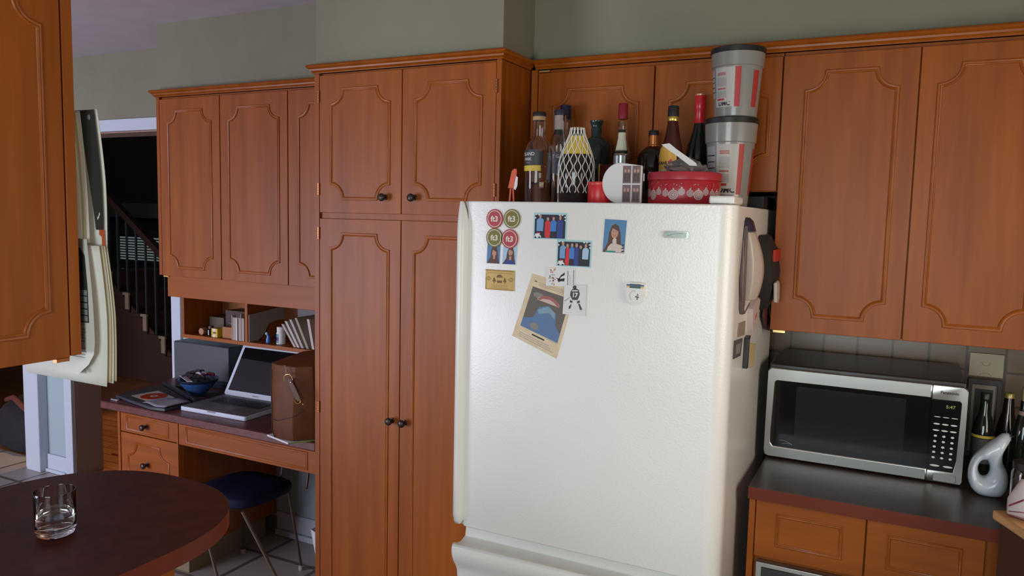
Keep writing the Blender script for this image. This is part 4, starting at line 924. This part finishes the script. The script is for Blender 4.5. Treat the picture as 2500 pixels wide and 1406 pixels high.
O = catmull(outer); hole = ell(-.010, .064, .0135, .0195, 60)
# pair each hole point with the outer outline by angle
cx, cy = -.010, .064
def ray_out(a):
    best = None; dx, dy = math.cos(a), math.sin(a)
    for (x1, y1), (x2, y2) in zip(O, O[1:]+O[:1]):
        ex, ey = x2-x1, y2-y1; den = dx*ey-dy*ex
        if abs(den) < 1e-9: continue
        t_ = ((x1-cx)*ey-(y1-cy)*ex)/den; s_ = ((x1-cx)*dy-(y1-cy)*dx)/den
        if 0 <= s_ <= 1 and t_ > 0: best = max(best or 0, t_)
    return (cx+dx*best, cy+dy*best)
N = 60; rings = []
for i in range(N):
    a = 2*PI*i/N; hx_, hy_ = hole[i]; ox, oy = ray_out(a); L3 = math.hypot(ox-hx_, oy-hy_); prof_ = []
    for j in range(12):
        b = 2*PI*j/12; t_ = .5-.5*math.cos(b); wd = min(.034, .016+.55*L3)*math.sin(b)
        prof_.append((hx_+(ox-hx_)*t_, hy_+(oy-hy_)*t_, wd))
    rings.append(prof_)
vs = [fj(*p) for r_ in rings for p in r_]
MB(CER).add(vs, [(i*12+j, i*12+(j+1) % 12, ((i+1) % N)*12+(j+1) % 12, ((i+1) % N)*12+j) for i in range(N) for j in range(12)]).build('jug_body', jg, angle=80)
MB(P('spout_shadow', (.03, .03, .03), .6)).lathe([(.0075, 0), (.008, .002), (0, .0021)], .254+.0455, 2.42, .9145+.1445*1.19, 16).build('spout_opening', jg)
# jar and striped cloth
jr = thing('storage_jar', 'glass jar with dark lid and brown contents behind the jug', 'jar', (.330, 2.33, .9145))
MB(CLR).lathe([(0, 0), (.030, 0), (.034, .004), (.034, .10), (.030, .112), (.0275, .112), (.031, .10), (.031, .005), (0, .004)], .330, 2.33, .9145, 32).build('glass_body', jr)
MB(BLK).lathe([(0, .113), (.032, .113), (.032, .130), (0, .131)], .330, 2.33, .9145, 32).build('lid', jr)
MB(P('brown_contents', (.20, .08, .03), .7)).lathe([(0, .006), (.0305, .0065), (.0305, .085), (0, .088)], .330, 2.33, .9145, 24).build('contents', jr)
cbd = thing('butcher_block_cart', 'dark brown cart with a light wooden top at the right edge', 'cart', (.5, 1.8, 0))
BW = wood('beech_board', (.42, .22, .09), (.52, .30, .13), (9, .8, 9), .5, 0)
A_ = Vector((.229, 2.035)); d1_ = Vector((.41, -.912)); d2_ = Vector((.912, .41))
def cart(p0, p1, q0, q1): return [tuple(A_+d1_*a+d2_*b) for a, b in ((p0, q0), (p1, q0), (p1, q1), (p0, q1))]
MB(BW).slab(cart(0, .60, 0, .24), .978, .9995, FU(0)).build('wooden_top', cbd, bevel=.004)
MB(P('dark_walnut_body', (.045, .016, .008), .5)).slab(cart(.012, .588, .012, .23), .06, .9775, FU(0)).build('body', cbd, bevel=.003)
for a, b in ((.03, .03), (.56, .03), (.03, .20), (.56, .20)):
    q = A_+d1_*a+d2_*b; MB(BLK).lathe([(0, 0), (.018, 0), (.018, .06), (0, .06)], q.x, q.y, .0005, 14).build('caster', cbd)
cv = thing('striped_cloth', 'white cloth bundle with red stripes lying on the wooden cart top', 'cloth', (.34, 2.0, 1.0))
WC = P('white_cotton', (.55, .50, .48), .85); rr = []
random.seed(11)
for i in range(11):
    t_ = i/10; xx = .262+.15*t_; r = .016+.036*math.sin(PI*min(1, t_*.8+.18)); r += .003*math.sin(i*2.2)
    yy = 2.015-.03*t_; zz = 1.0005+r*.92
    rr.append([(xx, yy+r*1.15*math.cos(a), max(1.0003, zz+r*(1+.10*math.sin(4*a+i*.5))*math.sin(a))) for a in [2*PI*k/20 for k in range(20)]])
rr[0] = [(.256, 2.017+(y-2.015)*.5, 1.002+(z-1.002)*.6) for x, y, z in rr[0]]
cvb = loft(MB(WC), rr).build('cloth_body', cv, angle=80)
m_ = MB(P('faded_red_stripe', (.22, .03, .05), .8))
for q in (1, 2, 3):
    for a0 in (PI*1.02, PI*.92, PI*.8):
        pass
for k, (c_, th_) in enumerate(((9, .0022), (11, .0012), (13, .0014), (14, .0012))):
    pts = [Vector(rr[i][c_]) + Vector((0, -.0006, .0006)) for i in range(0, 5 if k else 4)]
    m_.tube(pts, th_, 5)
m_.build('stripe', cvb)

# ------------------------------------------------------------------ desk things
lt = thing('laptop', 'open silver laptop with dark screen and white bezel on the desk', 'laptop', (-2.62, 2.45, .75))
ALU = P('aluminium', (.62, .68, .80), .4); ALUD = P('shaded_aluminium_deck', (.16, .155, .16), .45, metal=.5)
th = math.radians(2); lx, ly_, lz = -2.83, 2.328, .7505
def LF(u, v, w): return (lx+u*math.cos(th)-v*math.sin(th), ly_+u*math.sin(th)+v*math.cos(th), lz+w)
MB(ALU).slab(rrect(0, 0, .385, .262, .012), 0, .019, LF).build('base', lt, bevel=.002)
MB(ALUD).slab(rrect(.003, .004, .382, .258, .010), .0191, .0196, LF).build('palm_rest', lt)
kb = MB(BLK).slab(rrect(.045, .120, .340, .232, .004), .0197, .0200, LF)
for r in range(6):
    for c in range(14): kb.slab(rect(.049+c*.0205, .124+r*.018, .066+c*.0205, .139+r*.018), .0200, .0210, LF)
kb.build('keyboard', lt)
MB(P('trackpad', (.20, .20, .205), .4, metal=.5)).slab(rrect(.135, .018, .250, .104, .004), .0197, .0199, LF).build('trackpad', lt)
MB(P('dark_notch', (.25, .27, .3), .4)).slab(rect(.165, -.0006, .215, .002), .012, .0185, LF).build('lid_notch', lt)
al = math.radians(104)
def SF(u, v, w): return LF(u, .262+v*math.cos(PI-al)+w*math.sin(PI-al)*-1, .020+v*math.sin(PI-al)-w*math.cos(PI-al)*-1*-1)
def SF(u, v, w):
    b = math.radians(31); return LF(u, .258+v*math.sin(b)-w*math.cos(b), .021+v*math.cos(b)+w*math.sin(b))
MB(ALU).slab(rrect(0, 0, .385, .262, .012), -.007, 0, SF).build('screen_lid', lt, bevel=.0015)
ld = MB(BLKG).slab(rrect(.017, .024, .368, .243, .003), 0, .0006, SF); ld.build('display', lt)
m_ = MB(GREY).slab(rect(.175, .009, .210, .0125), 0, .0004, SF).slab(ell(.192, .251, .0018, .0018, 8), 0, .0004, SF); m_.build('bezel_marks', lt)
# handbag
hb = thing('handbag', 'brown leather tote bag with gold buckles standing against the pantry', 'bag', (-2.07, 2.33, .758))
LEA = noise_mix(P('brown_leather', (.10, .036, .015), .55, spec=.25), (.095, .030, .009), (.13, .042, .013), 18, bump=.2, bscale=180); LEAD = P('dark_leather_seam', (.035, .012, .007), .5)
zb = .7585; rows = []
for i in range(13):
    t_ = i/12; z = zb+t_*.295
    f = .80+.45*math.sin(PI*min(.5, t_*1.3)) if t_ < .25 else 1
    x0 = -2.176+.004*math.sin(6*t_)-.012*(1-t_)*(t_ > .02)-.010*t_; x1 = -1.992; y0 = 2.215+.005*math.sin(4*t_)-.022*math.sin(PI*t_)*(1-t_); y1 = 2.47-.035*t_
    xb = -2.055+.015*t_
    rows.append([(x0, y0+.055, z), (x0+.004, y0+.020, z), (x0+.022, y0+.002, z), (x0+.055, y0-.006, z), (xb, y0-.004, z), (x1-.030, y0+.012+.02*(1-t_), z), (x1, y0+.035+.03*(1-t_), z), (x1, y1, z+.03*t_), (x0+.09, y1+.01, z+.03*t_), (x0+.01, y1-.03, z+.02*t_)])
loft(MB(LEA), rows).build('bag_body', hb, bevel=.003, angle=70)
m_ = MB(LEAD).tube([(x0_-.0005, y_-.001, z_) for x0_, y_, z_ in [r_[2] for r_ in rows[:12]]], .0022, 6)
def lerp(A, B, t_): return [a+(b-a)*t_ for a, b in zip(A, B)]
sm = [rows[3][1], rows[3][2], rows[3][3], rows[4][4], rows[5][5]]
m_.tube([(x_-.0005, y_-.0012, z_) for x_, y_, z_ in sm], .0018, 6).build('seams', hb)
fbag = lambda u, v, w: (u, 2.196-w+.30*max(0, u+2.05), v)
m_ = MB(P('strap_leather', (.075, .026, .012), .45)).slab([(-2.068, 1.005), (-2.048, 1.012), (-2.018, .952), (-2.008, .93), (-2.020, .922), (-2.032, .935)], .002, .006, fbag); m_.build('strap_tab', hb, bevel=.001)
bk = MB(GOLD)
bk.tube([fbag(u, v, .007) for u, v in [(-2.078, .998), (-2.080, 1.015), (-2.070, 1.024), (-2.052, 1.028), (-2.044, 1.020), (-2.040, 1.006)]], .0016, 6).build('buckle', hb)
MB(GOLD).tube([fbag(-2.020+.011*math.cos(a), .925+.010*math.sin(a), .007) for a in [2*PI*i/14 for i in range(14)]], .0015, 6, closed=True).build('ring', hb)
MB(GOLD).lathe([(0, 0), (.003, 0), (.003, .003), (0, .004)], *fbag(-2.046, .996, .008)[:2], fbag(0, .996, 0)[2], 10).build('rivet', hb)
MB(GOLD).ball(fbag(-2.000, .914, .006), .0028, 10).build('rivet', hb)
MB(GOLD).ball(fbag(-2.078, 1.058, .004), .005, 10, sz=.5).build('rivet', hb)
MB(GOLD).tube([fbag(-2.076, 1.055, .004), fbag(-2.073, 1.045, .006), fbag(-2.070, 1.028, .007)], .0014, 6).build('snap_hook', hb)
bk_ = thing('magazine', 'white magazine lying flat under the brown bag at the desk edge', 'magazine', (-2.1, 2.25, .75))
MB(PAPER).slab([(-2.212, 2.232), (-2.062, 2.1905), (-1.99, 2.30), (-2.03, 2.45), (-2.17, 2.40)], .0003, .0068, FU(.75)).build('pages', bk_)
MB(P('green_magazine_edge', (.22, .30, .08), .5)).slab([(-2.062, 2.190), (-2.061, 2.188), (-1.988, 2.299), (-1.99, 2.30)], .001, .0066, FU(.75)).build('spine', bk_)
# speaker-like dark box
sp = thing('speaker_box', 'large blue-grey speaker box standing behind the laptop under the cubby shelf', 'speaker', (-3.16, 2.79, .75))
P_ = [(-3.375, 2.745), (-2.995, 2.760), (-2.985, 2.77), (-2.985, 2.848), (-3.37, 2.848)]
m_ = MB(DGREY); 
P2 = [(-3.372+.38*i/12, 2.742+.018*i/12) for i in range(13)]
n = 13; ztop = lambda i: .960
vs = [(x, y, .7505) for x, y in P2]+[(x, y, .958-.004*i/12) for i, (x, y) in enumerate(P2)]+[(x+.02*math.sin(PI*i/12)*0, 2.850, .7505) for i, (x, y) in enumerate(P2)]+[(x, 2.850, .958+.018*math.sin(PI*i/12)-.004*i/12) for i, (x, y) in enumerate(P2)]
fs = []
for i in range(12): fs += [(i, i+1, n+i+1, n+i), (n+i, n+i+1, 3*n+i+1, 3*n+i), (2*n+i, 3*n+i, 3*n+i+1, 2*n+i+1), (i, 2*n+i, 2*n+i+1, i+1)]
fs += [(0, n, 3*n, 2*n), (12, 2*n+12, 3*n+12, n+12)]
m_.add(vs, fs).build('cabinet', sp, bevel=.006, seg=3)
MB(P('dark_navy_plinth', (.015, .02, .045), .4)).box(-3.12, -2.90, 2.715, 2.738, .7505, .778).build('plinth', sp, bevel=.002)
# blue bowl with odds and ends
bw = thing('blue_bowl', 'blue bowl heaped with odds and ends on the desk', 'bowl', (-3.005, 2.56, .7505)); bx_, by_ = -3.005, 2.58
MB(P('blue_glaze', (.035, .10, .30), .25, coat=.4)).lathe([(0, .001), (.034, 0), (.036, .006), (.070, .040), (.092, .072), (.094, .077), (.090, .077), (.066, .042), (.032, .012), (0, .010)], bx_, by_, .7505, 44).build('bowl_body', bw, angle=60)
MB(P('dark_blue_rim', (.01, .015, .04), .3)).lathe([(.0905, .066), (.0945, .074), (.0947, .078), (.093, .0785)], bx_, by_, .7505, 44).build('rim_band', bw)
random.seed(2)
odds = thing('bowl_contents', 'small odds and ends piled in the blue bowl', 'clutter', (bx_, by_, .815)); odds['kind'] = 'stuff'
cm = [P('odd_black', (.012, .012, .014), .4), P('odd_green', (.03, .10, .05), .4), P('odd_red', (.22, .01, .03), .4), P('odd_white', (.5, .5, .55), .3), P('odd_plum', (.06, .03, .05), .4)]
m_ = MB(cm[0]); m_.lathe([(0, .0), (.062, .0), (.080, .018), (.04, .030), (0, .034)], bx_, by_, .800, 20)
for i in range(26):
    a = random.random()*2*PI; r = .065*math.sqrt(random.random()); m_.use(cm[[0, 0, 1, 2, 3, 4, 0][i % 7]])
    z = .838+.028*random.random()*(1-r/.09); L2 = .012+.02*random.random(); d = random.random()*PI
    m_.tube([(bx_+r*math.cos(a)-L2*math.cos(d), by_+r*math.sin(a)-L2*math.sin(d), z), (bx_+r*math.cos(a), by_+r*math.sin(a), z+.008), (bx_+r*math.cos(a)+L2*math.cos(d), by_+r*math.sin(a)+L2*math.sin(d), z+.003)], .0035+.004*random.random(), 6)
m_.build('pile', odds)
# dish rim card on the bowl
tag(MB(P('white_plastic_card', (.50, .52, .60), .3)).slab([(-.105, -.02), (.03, -.088), (.05, -.075), (-.09, .0)], 0, .003, lambda u, v, w: (bx_+u, by_+v, .831+w)).build('plastic_card'), 'white plastic strip lying across the blue bowl rim', 'card')
# open CD case
cdc = thing('cd_case', 'open dark disc case with an orange disc at the desk corner', 'disc case', (-3.05, 2.36, .7505))
T = [(-3.262, 2.325), (-2.945, 2.262), (-2.862, 2.275), (-2.86, 2.420), (-3.27, 2.585)]
MB(DGREY).slab(T, .0005, .014, FU(.7505)).build('lower_tray', cdc, bevel=.002)
MB(P('black_velvet', (.02, .014, .014), .8)).slab([(-3.245, 2.34), (-2.95, 2.278), (-2.872, 2.29), (-2.870, 2.41), (-3.255, 2.565)], .0141, .0150, FU(.7505)).build('tray_liner', cdc)
MB(BLK).slab([(-3.27, 2.588), (-2.86, 2.424), (-2.85, 2.436), (-3.262, 2.600)], .0, .030, FU(.7505)).build('hinge_spine', cdc, bevel=.002)
sl = MB(P('clear_sleeve', (.50, .46, .44), .35)).slab([(-3.19, 2.352), (-3.01, 2.312), (-2.985, 2.43), (-3.17, 2.485)], .0151, .0156, FU(.7505)); sl.build('sleeve', cdc)
cdx, cdy = -3.088, 2.398
di = thing('compact_disc', 'orange-red compact disc in the open case', 'disc', (cdx, cdy, .767))
m_ = MB(P('orange_disc_print', (.55, .07, .025), .25, metal=.3)).slab(ell(0, 0, .059, .059, 48), .0, .0012, lambda u, v, w: (cdx+u, cdy+v, .7664+w)).build('disc', di)
m_ = MB(P('disc_hub', (.60, .42, .38), .3)).slab(ell(0, 0, .018, .018, 28), .0013, .0016, lambda u, v, w: (cdx+u, cdy+v, .7664+w)).use(BLACK).slab(ell(0, 0, .0065, .0065, 20), .0016, .0018, lambda u, v, w: (cdx+u, cdy+v, .7664+w)).build('hub', di)
lf_ = MB(P('lilac_paper', (.30, .30, .38), .4)); vs = []; 
for i in range(8):
    for j in range(6): u = -3.02+.165*i/7+.01*j/5; v = 2.285+.125*j/5-.02*i/7; vs.append((u, v, .7700+.003*math.sin(i*1.1+j*.7)+.010*(j/5)*(i/7)))
lf_.add(vs, [(i*6+j, (i+1)*6+j, (i+1)*6+j+1, i*6+j+1) for i in range(7) for j in range(5)])
o = lf_.build('leaflet'); o.modifiers.new('s', 'SOLIDIFY').thickness = .0008; tag(o, 'crumpled lilac leaflet in the front of the open disc case', 'leaflet')
mp3 = MB(P('silver_player', (.45, .46, .50), .3, metal=.5)).slab(rrect(-3.252, 2.290, -3.205, 2.306, .005), 0, .006, FU(.7505)).use(BLKG).slab(rrect(-3.246, 2.294, -3.222, 2.302, .002), .006, .0065, FU(.7505))
tag(mp3.build('music_player', bevel=.001), 'tiny silver player lying at the left desk corner', 'player')
kk = thing('key_bunch', 'bunch of dark keys on the desk between bowl and laptop', 'keys', (-2.93, 2.47, .7505))
KM = P('dull_key_metal', (.16, .16, .17), .35, metal=.7)
for i in range(5):
    a = -1.2+.5*i; x, y = -2.93+.012*math.cos(a), 2.475+.012*math.sin(a)
    MB(KM).slab([(u*math.cos(a)-v*math.sin(a), u*math.sin(a)+v*math.cos(a)) for u, v in ell(.01, 0, .011, .011, 12, .4, 2*PI-.4)+[(.02, -.003), (.060, -.003), (.062, 0), (.060, .003), (.02, .003)]], 0, .002, lambda u, v, w, i=i: (-2.93+u, 2.475+v, .7512+.0022*i+w)).build('key', kk)
MB(KM).tube([(-2.93+.014*math.cos(a), 2.475+.014*math.sin(a), .762) for a in [2*PI*i/16 for i in range(16)]], .0012, 6, closed=True).build('key_ring', kk)
cbk = MB(BLACK).tube([(-2.90+.06*math.sin(i*.9)*(.4+i/30), 2.60+.05*math.cos(i*.75), .7545+.002*(i % 3)) for i in range(26)], .0025, 6)
tag(cbk.build('charging_cable'), 'tangled black cable behind the laptop', 'cable')
ms = MB(BLK).ball((-3.17, 2.625, .7655), .035, 20, sx=1.1, sy=.8, sz=.42)
tag(ms.build('pouch'), 'soft black pouch behind the disc case, left of the bowl', 'pouch')

# ------------------------------------------------------------------ cubby contents
ZC = 1.0345
def lone(mb, name, label, cat, group=None, **k): return tag(mb.build(name, **k), label, cat, group)
lone(MB(P('cork_tan', (.40, .20, .11), .7)).slab(ell(0, .017, .0165, .0165, 24), 0, .03, lambda u, v, w: (-3.030+u, 2.625+w, ZC+v)), 'cork_stopper', 'round tan cork lying on its side in the left cubby', 'cork')
t_ = thing('ink_bottle', 'small dark brown bottle beside the cork', 'bottle', (-2.985, 2.65, ZC)); MB(BRN).lathe([(0, 0), (.020, 0), (.020, .028), (.012, .034), (.012, .038), (0, .038)], -2.985, 2.645, ZC, 24).build('glass_body', t_); MB(P('maroon_cap', (.07, .015, .012), .4)).lathe([(.013, .033), (.013, .046), (0, .046)], -2.985, 2.645, ZC, 20).build('cap', t_)
bx = MB(P('yellow_box_print', (.65, .46, .02), .45)).box(-2.945, -2.905, 2.612, 2.655, ZC, ZC+.042).use(PAPER).slab(rect(-2.935, ZC+.028, -2.918, ZC+.042), 0, .0008, FN(2.612)).slab(rect(-2.935, ZC, -2.918, ZC+.012), 0, .0008, FN(2.612)).use(MATS['odd_green']).slab(rect(-2.935, ZC+.018, -2.912, ZC+.025), 0, .0008, FN(2.612))
lone(bx, 'film_box', 'small yellow and white film box in the left cubby', 'box', bevel=.001)
lone(MB(P('tan_cardboard', (.34, .15, .055), .7)).box(-2.885, -2.815, 2.625, 2.67, ZC, ZC+.053).use(P('dark_cardboard_side', (.10, .04, .02), .7)).box(-2.815, -2.802, 2.628, 2.668, ZC, ZC+.05), 'cardboard_box', 'little tan cardboard box right of the yellow box', 'box')
lone(MB(P('olive_box', (.10, .085, .06), .7)).box(-3.09, -2.99, 2.73, 2.80, ZC, ZC+.075), 'small_box', 'dull olive box at the back of the left cubby', 'box')
lone(MB(P('maroon_box', (.045, .018, .014), .6)).box(-2.965, -2.83, 2.72, 2.82, ZC, ZC+.118), 'small_box', 'dark maroon box at the back of the left cubby', 'box')
tg = MB(CHROME)
for i in range(3): tg.tube([(-2.855+.012*i+.014*math.cos(a), 2.645+.008*i, ZC+.064+.009*math.sin(a)) for a in [2*PI*k/12 for k in range(12)]], .0022, 6, closed=True)
lone(tg, 'metal_clip_rings', 'shiny metal rings lying on the tan cardboard box', 'rings')
LH = P('folder_taupe_card', (.36, .30, .27), .65)
fo = thing('letter_holder', 'taupe cardboard letter sorter with curved side between the two cubbies', 'letter sorter', (-2.73, 2.7, ZC))
fl = lambda u, v, w: (-2.752+w+.0*u, u, v)
side = [(2.603, ZC), (2.66, ZC), (2.70, ZC+.03), (2.73, ZC+.075), (2.79, ZC+.085), (2.838, ZC+.08), (2.838, ZC+.150), (2.603, ZC+.128)]
MB(LH).box(-2.800, -2.795, 2.603, 2.625, ZC, ZC+.118).box(-2.795, -2.722, 2.605, 2.609, ZC, ZC+.108).build('front', fo)
for xs in (-2.742, -2.690): MB(LH).slab(side, 0, .003, lambda u, v, w, xs=xs: (xs+w, u, v)).build('side_panel', fo)
lone(MB(PAPER).box(-2.765, -2.760, 2.598, 2.602, ZC, ZC+.105), 'white_stick', 'thin white stick standing in front of the letter sorter', 'stick')
t_ = thing('pill_bottle', 'white pill bottle with blue and purple label', 'bottle', (-2.535, 2.655, ZC)); px_, py_ = -2.535, 2.65
MB(PAPER).lathe([(0, 0), (.020, 0), (.021, .002), (.021, .050), (.0165, .058), (.0165, .060), (0, .060)], px_, py_, ZC, 28).build('bottle_body', t_, angle=50)
MB(PAPER).lathe([(.0175, .058), (.0185, .060), (.0185, .078), (.017, .080), (0, .080)], px_, py_, ZC, 28).build('cap', t_, angle=50)
m_ = MB(P('label_teal', (.04, .28, .38), .5)).lathe([(.0213, .035), (.0213, .048)], px_, py_, ZC, 16, math.radians(-140), math.radians(-75)); m_.use(P('label_purple', (.06, .03, .20), .5)).lathe([(.0213, .016), (.0213, .034)], px_, py_, ZC, 16, math.radians(-140), math.radians(-75)); m_.use(MATS['label_teal']).lathe([(.0213, .006), (.0213, .015)], px_, py_, ZC, 16, math.radians(-140), math.radians(-75)); m_.build('label', t_)
m_ = MB(P('toy_blue', (.03, .14, .42), .4)).tube([(-2.605, 2.64, ZC), (-2.605, 2.64, ZC+.015), (-2.603, 2.64, ZC+.03), (-2.608, 2.638, ZC+.040)], [.010, .0105, .008, .005], 10).use(P('toy_pale', (.35, .50, .55), .4)).ball((-2.610, 2.636, ZC+.043), .0075, 10)
lone(m_, 'blue_figurine', 'tiny blue figurine left of the pill bottle', 'figurine')
EN = [P('envelope_grey', (.42, .36, .34), .65), P('envelope_pale', (.50, .45, .42), .65), P('envelope_tan', (.32, .27, .21), .65)]
for i, (x0, ln, wd, hh, mt, lab) in enumerate(((-2.425, .075, .10, .100, 0, 'leftmost leaning letter in the right cubby'), (-2.405, .075, .11, .115, 1, 'second leaning letter, pale with a short fold'), (-2.380, .072, .12, .125, 0, 'third leaning letter before the dark gap'), (-2.350, .070, .14, .135, 2, 'tan envelope leaning behind the dark gap'), (-2.318, .030, .15, .135, 1, 'rightmost pale envelope leaning against the divider'))):
    fe_ = lambda u, v, w, x0=x0, ln=ln, hh=hh: (x0-ln*(v/hh)+w, 2.615+u, ZC+v)
    lone(MB(EN[mt]).slab(rect(0, .0005, wd, hh), 0, .014, fe_), 'letter', lab, 'letter', 'letters leaning in the right cubby')
m_ = MB(P('dark_purse_brown', (.035, .02, .018), .6)).ball((-2.16, 2.66, 1.09), .055, 18, sy=.6, sz=.9)
m_.use(GOLD).tube([(-2.20+.012*math.cos(a), 2.62, 1.085+.018*math.sin(a)) for a in [PI*.5+PI*i/8 for i in range(9)]], .002, 6)
lone(m_, 'coin_purse', 'dark purse with a gold ring in the small cubby beside the pantry', 'purse')
lone(MB(P('dark_photo_frame', (.06, .05, .06), .4)).slab(rect(-2.56, ZC, -2.44, ZC+.165), 0, .012, FN(2.80)).use(P('dim_photo', (.08, .07, .07), .5)).slab(rect(-2.545, ZC+.02, -2.455, ZC+.15), .012, .0125, FN(2.80)), 'framed_picture', 'dark photo frame at the back of the right cubby', 'picture frame')

# ------------------------------------------------------------------ chair, paper bag, floor bag
ch = thing('vinyl_chair', 'navy vinyl chair with thin metal legs pushed under the desk', 'chair', (-2.43, 2.38, 0))
m_ = MB(NAVY); rr = []
cx0, cy0 = -2.505, 2.385
for w_, zz in ((.90, .405), (.98, .410), (1, .418), (1, .436), (.985, .444), (.94, .449), (.6, .452), (.02, .453)):
    rr.append([(cx0+.170*w_*math.copysign(abs(math.cos(a))**.5, math.cos(a))+.05*math.sin(a)*.2, cy0+.165*w_*math.copysign(abs(math.sin(a))**.5, math.sin(a)), zz) for a in [2*PI*k/36 for k in range(36)]])
loft(m_, rr).build('seat', ch, angle=60)
CM = P('worn_chrome_leg', (.12, .09, .065), .45, metal=.6)
for sx_, sy_, tx, ty in ((-.15, .15, -2.734, 2.595), (.15, .15, -2.372, 2.602), (-.15, -.15, -2.47, 2.23), (.15, -.15, -2.10, 2.27)):
    top_ = (cx0+sx_*.9, cy0+sy_*.9, .40); lg = MB(CM).tube([top_, (tx, ty, .012)], [.0075, .006], 10).build('leg', ch)
    MB(P('pale_foot_cap', (.36, .32, .28), .5)).lathe([(0, 0), (.013, 0), (.013, .018), (.009, .022), (0, .022)], tx, ty, .0005, 14).build('foot_cap', lg)
MB(CM).tube([(-2.46, 2.565, .42), (-2.46, 2.58, .50), (-2.445, 2.585, .515), (-2.31, 2.565, .515), (-2.29, 2.56, .495), (-2.285, 2.54, .42)], .0055, 10).build('back_loop', ch)
pg = thing('paper_bag', 'white paper bag with red stripe on the floor beside the pantry', 'bag', (-2.12, 2.5, 0))
m_ = MB(PAPER); m_.add([(-2.165, 2.50, .001), (-2.06, 2.50, .001), (-2.06, 2.56, .001), (-2.165, 2.56, .001), (-2.225, 2.50, .262), (-2.05, 2.50, .205), (-2.05, 2.56, .205), (-2.225, 2.56, .262)], [(0, 1, 5, 4), (1, 2, 6, 5), (2, 3, 7, 6), (3, 0, 4, 7), (0, 3, 2, 1), (4, 5, 6, 7)]); m_.build('bag_body', pg)
MB(P('crimson_stripe', (.38, .01, .05), .5)).slab([(-2.145, .002), (-2.130, .002), (-2.183, .247), (-2.200, .252)], 0, .0006, FN(2.4995)).build('stripe', pg)
MB(P('brown_cloth', (.06, .02, .014), .8)).ball((-2.13, 2.53, .240), .05, 14, sy=.5, sz=.6).build('contents', pg)
fbk = thing('floor_bag', 'dark bag with red-brown strap slumped on the floor left of the doorway', 'bag', (-5.25, 3.2, 0))
m_ = MB(P('near_black_fabric', (.012, .010, .012), .85)); rr = []
for w_, zz in ((.92, .0), (1.0, .02), (1.02, .10), (.95, .19), (.80, .26), (.55, .31), (.2, .335), (.01, .338)):
    rr.append([(-5.25+.42*w_*math.cos(a)*(1+.05*math.sin(3*a)), 3.2+.25*w_*math.sin(a)*(1+.05*math.cos(5*a)), .002+zz) for a in [2*PI*k/28 for k in range(28)]])
loft(m_, rr).build('bag_body', fbk, angle=80)
MB(P('red_brown_strap', (.12, .03, .02), .7)).tube([(-5.55, 3.12, .28), (-5.35, 3.05, .335), (-5.1, 2.99, .29), (-4.93, 3.02, .20)], .018, 8).build('strap', fbk)

# ------------------------------------------------------------------ staircase in the dark hall
st = thing('staircase', 'dark staircase with pale step ends and thin balusters seen through the doorway', 'staircase', (-6.4, 5.2, 0))
STW = P('dark_stair_wood', (.045, .017, .010), .6); PALE = P('pale_step_end', (.30, .22, .15), .6)
for i in range(5):
    z = .095+.187*i; x = -5.76-.245*i
    s_ = MB(STW).box(x-.26, x+.012, 4.79, 5.35, z+.155, z+.187).box(x-.015, x, 4.81, 5.35, max(0, z-.03), z+.155)
    s_ = s_.build('step', st)
    MB(PALE).box(x-.035, x+.014, 4.775, 4.79, z+.03, z+.180).box(x-.06, x+.022, 4.770, 4.79, z+.165, z+.189).build('step_end', s_)
MB(STW).slab([(-5.7, 0.01), (-5.7, .12), (-6.95, 1.07), (-7.0, 1.07), (-7.0, .01)], 0, .02, FN(4.83)).build('stringer', st)
IRON = P('dark_iron_rail', (.035, .04, .042), .5)
MB(P('dark_handrail', (.035, .014, .010), .4)).slab([(-7.6, 2.37), (-7.6, 2.30), (-5.50, .80), (-5.50, .87)], -.03, .03, FN(4.81)).build('handrail', st)
for i in range(15):
    x = -5.62-.13*i; zt = .80+.714*(-5.5-x)+.02
    MB(IRON).box(x-.008, x+.008, 4.802, 4.818, min(1.03, max(.002, .285+.187*math.floor((-5.75-x)/.245))) if x < -5.75 else .002, zt).build('baluster', st)
ub = MB(P('upper_landing_edge', (.085, .07, .05), .7)).box(-8.9, -5.2, 6.05, 6.19, 1.53, 1.70)
structure(ub, 'trim_landing')
bl = thing('window_blind', 'closed slatted blind glowing faintly in the hall window', 'blind', (-8.2, 6.15, 1.2))
BLD = P('blind_slat', (.35, .38, .36), .6, emit=(.30, .36, .34), emit_s=.3)  # daylight through the blind put in as slat emission
for z0, z1, x0, x1 in ((1.02, 1.325, -8.50, -7.2), (.79, .93, -8.48, -7.86)):
    m_ = MB(BLD); k = int((z1-z0)/.032)
    for i in range(k): m_.box(x0, x1, 6.17, 6.176, z0+i*.032, z0+i*.032+.017)
    m_.build('slats', bl)
    m_ = MB(P('blind_frame', (.03, .04, .035), .6)); ring(m_, rect(x0-.05, z0-.05, x1+.05, z1+.05), rect(x0, z0, x1, z1), 0, .04, FN(6.19)); m_.build('window_frame', bl)
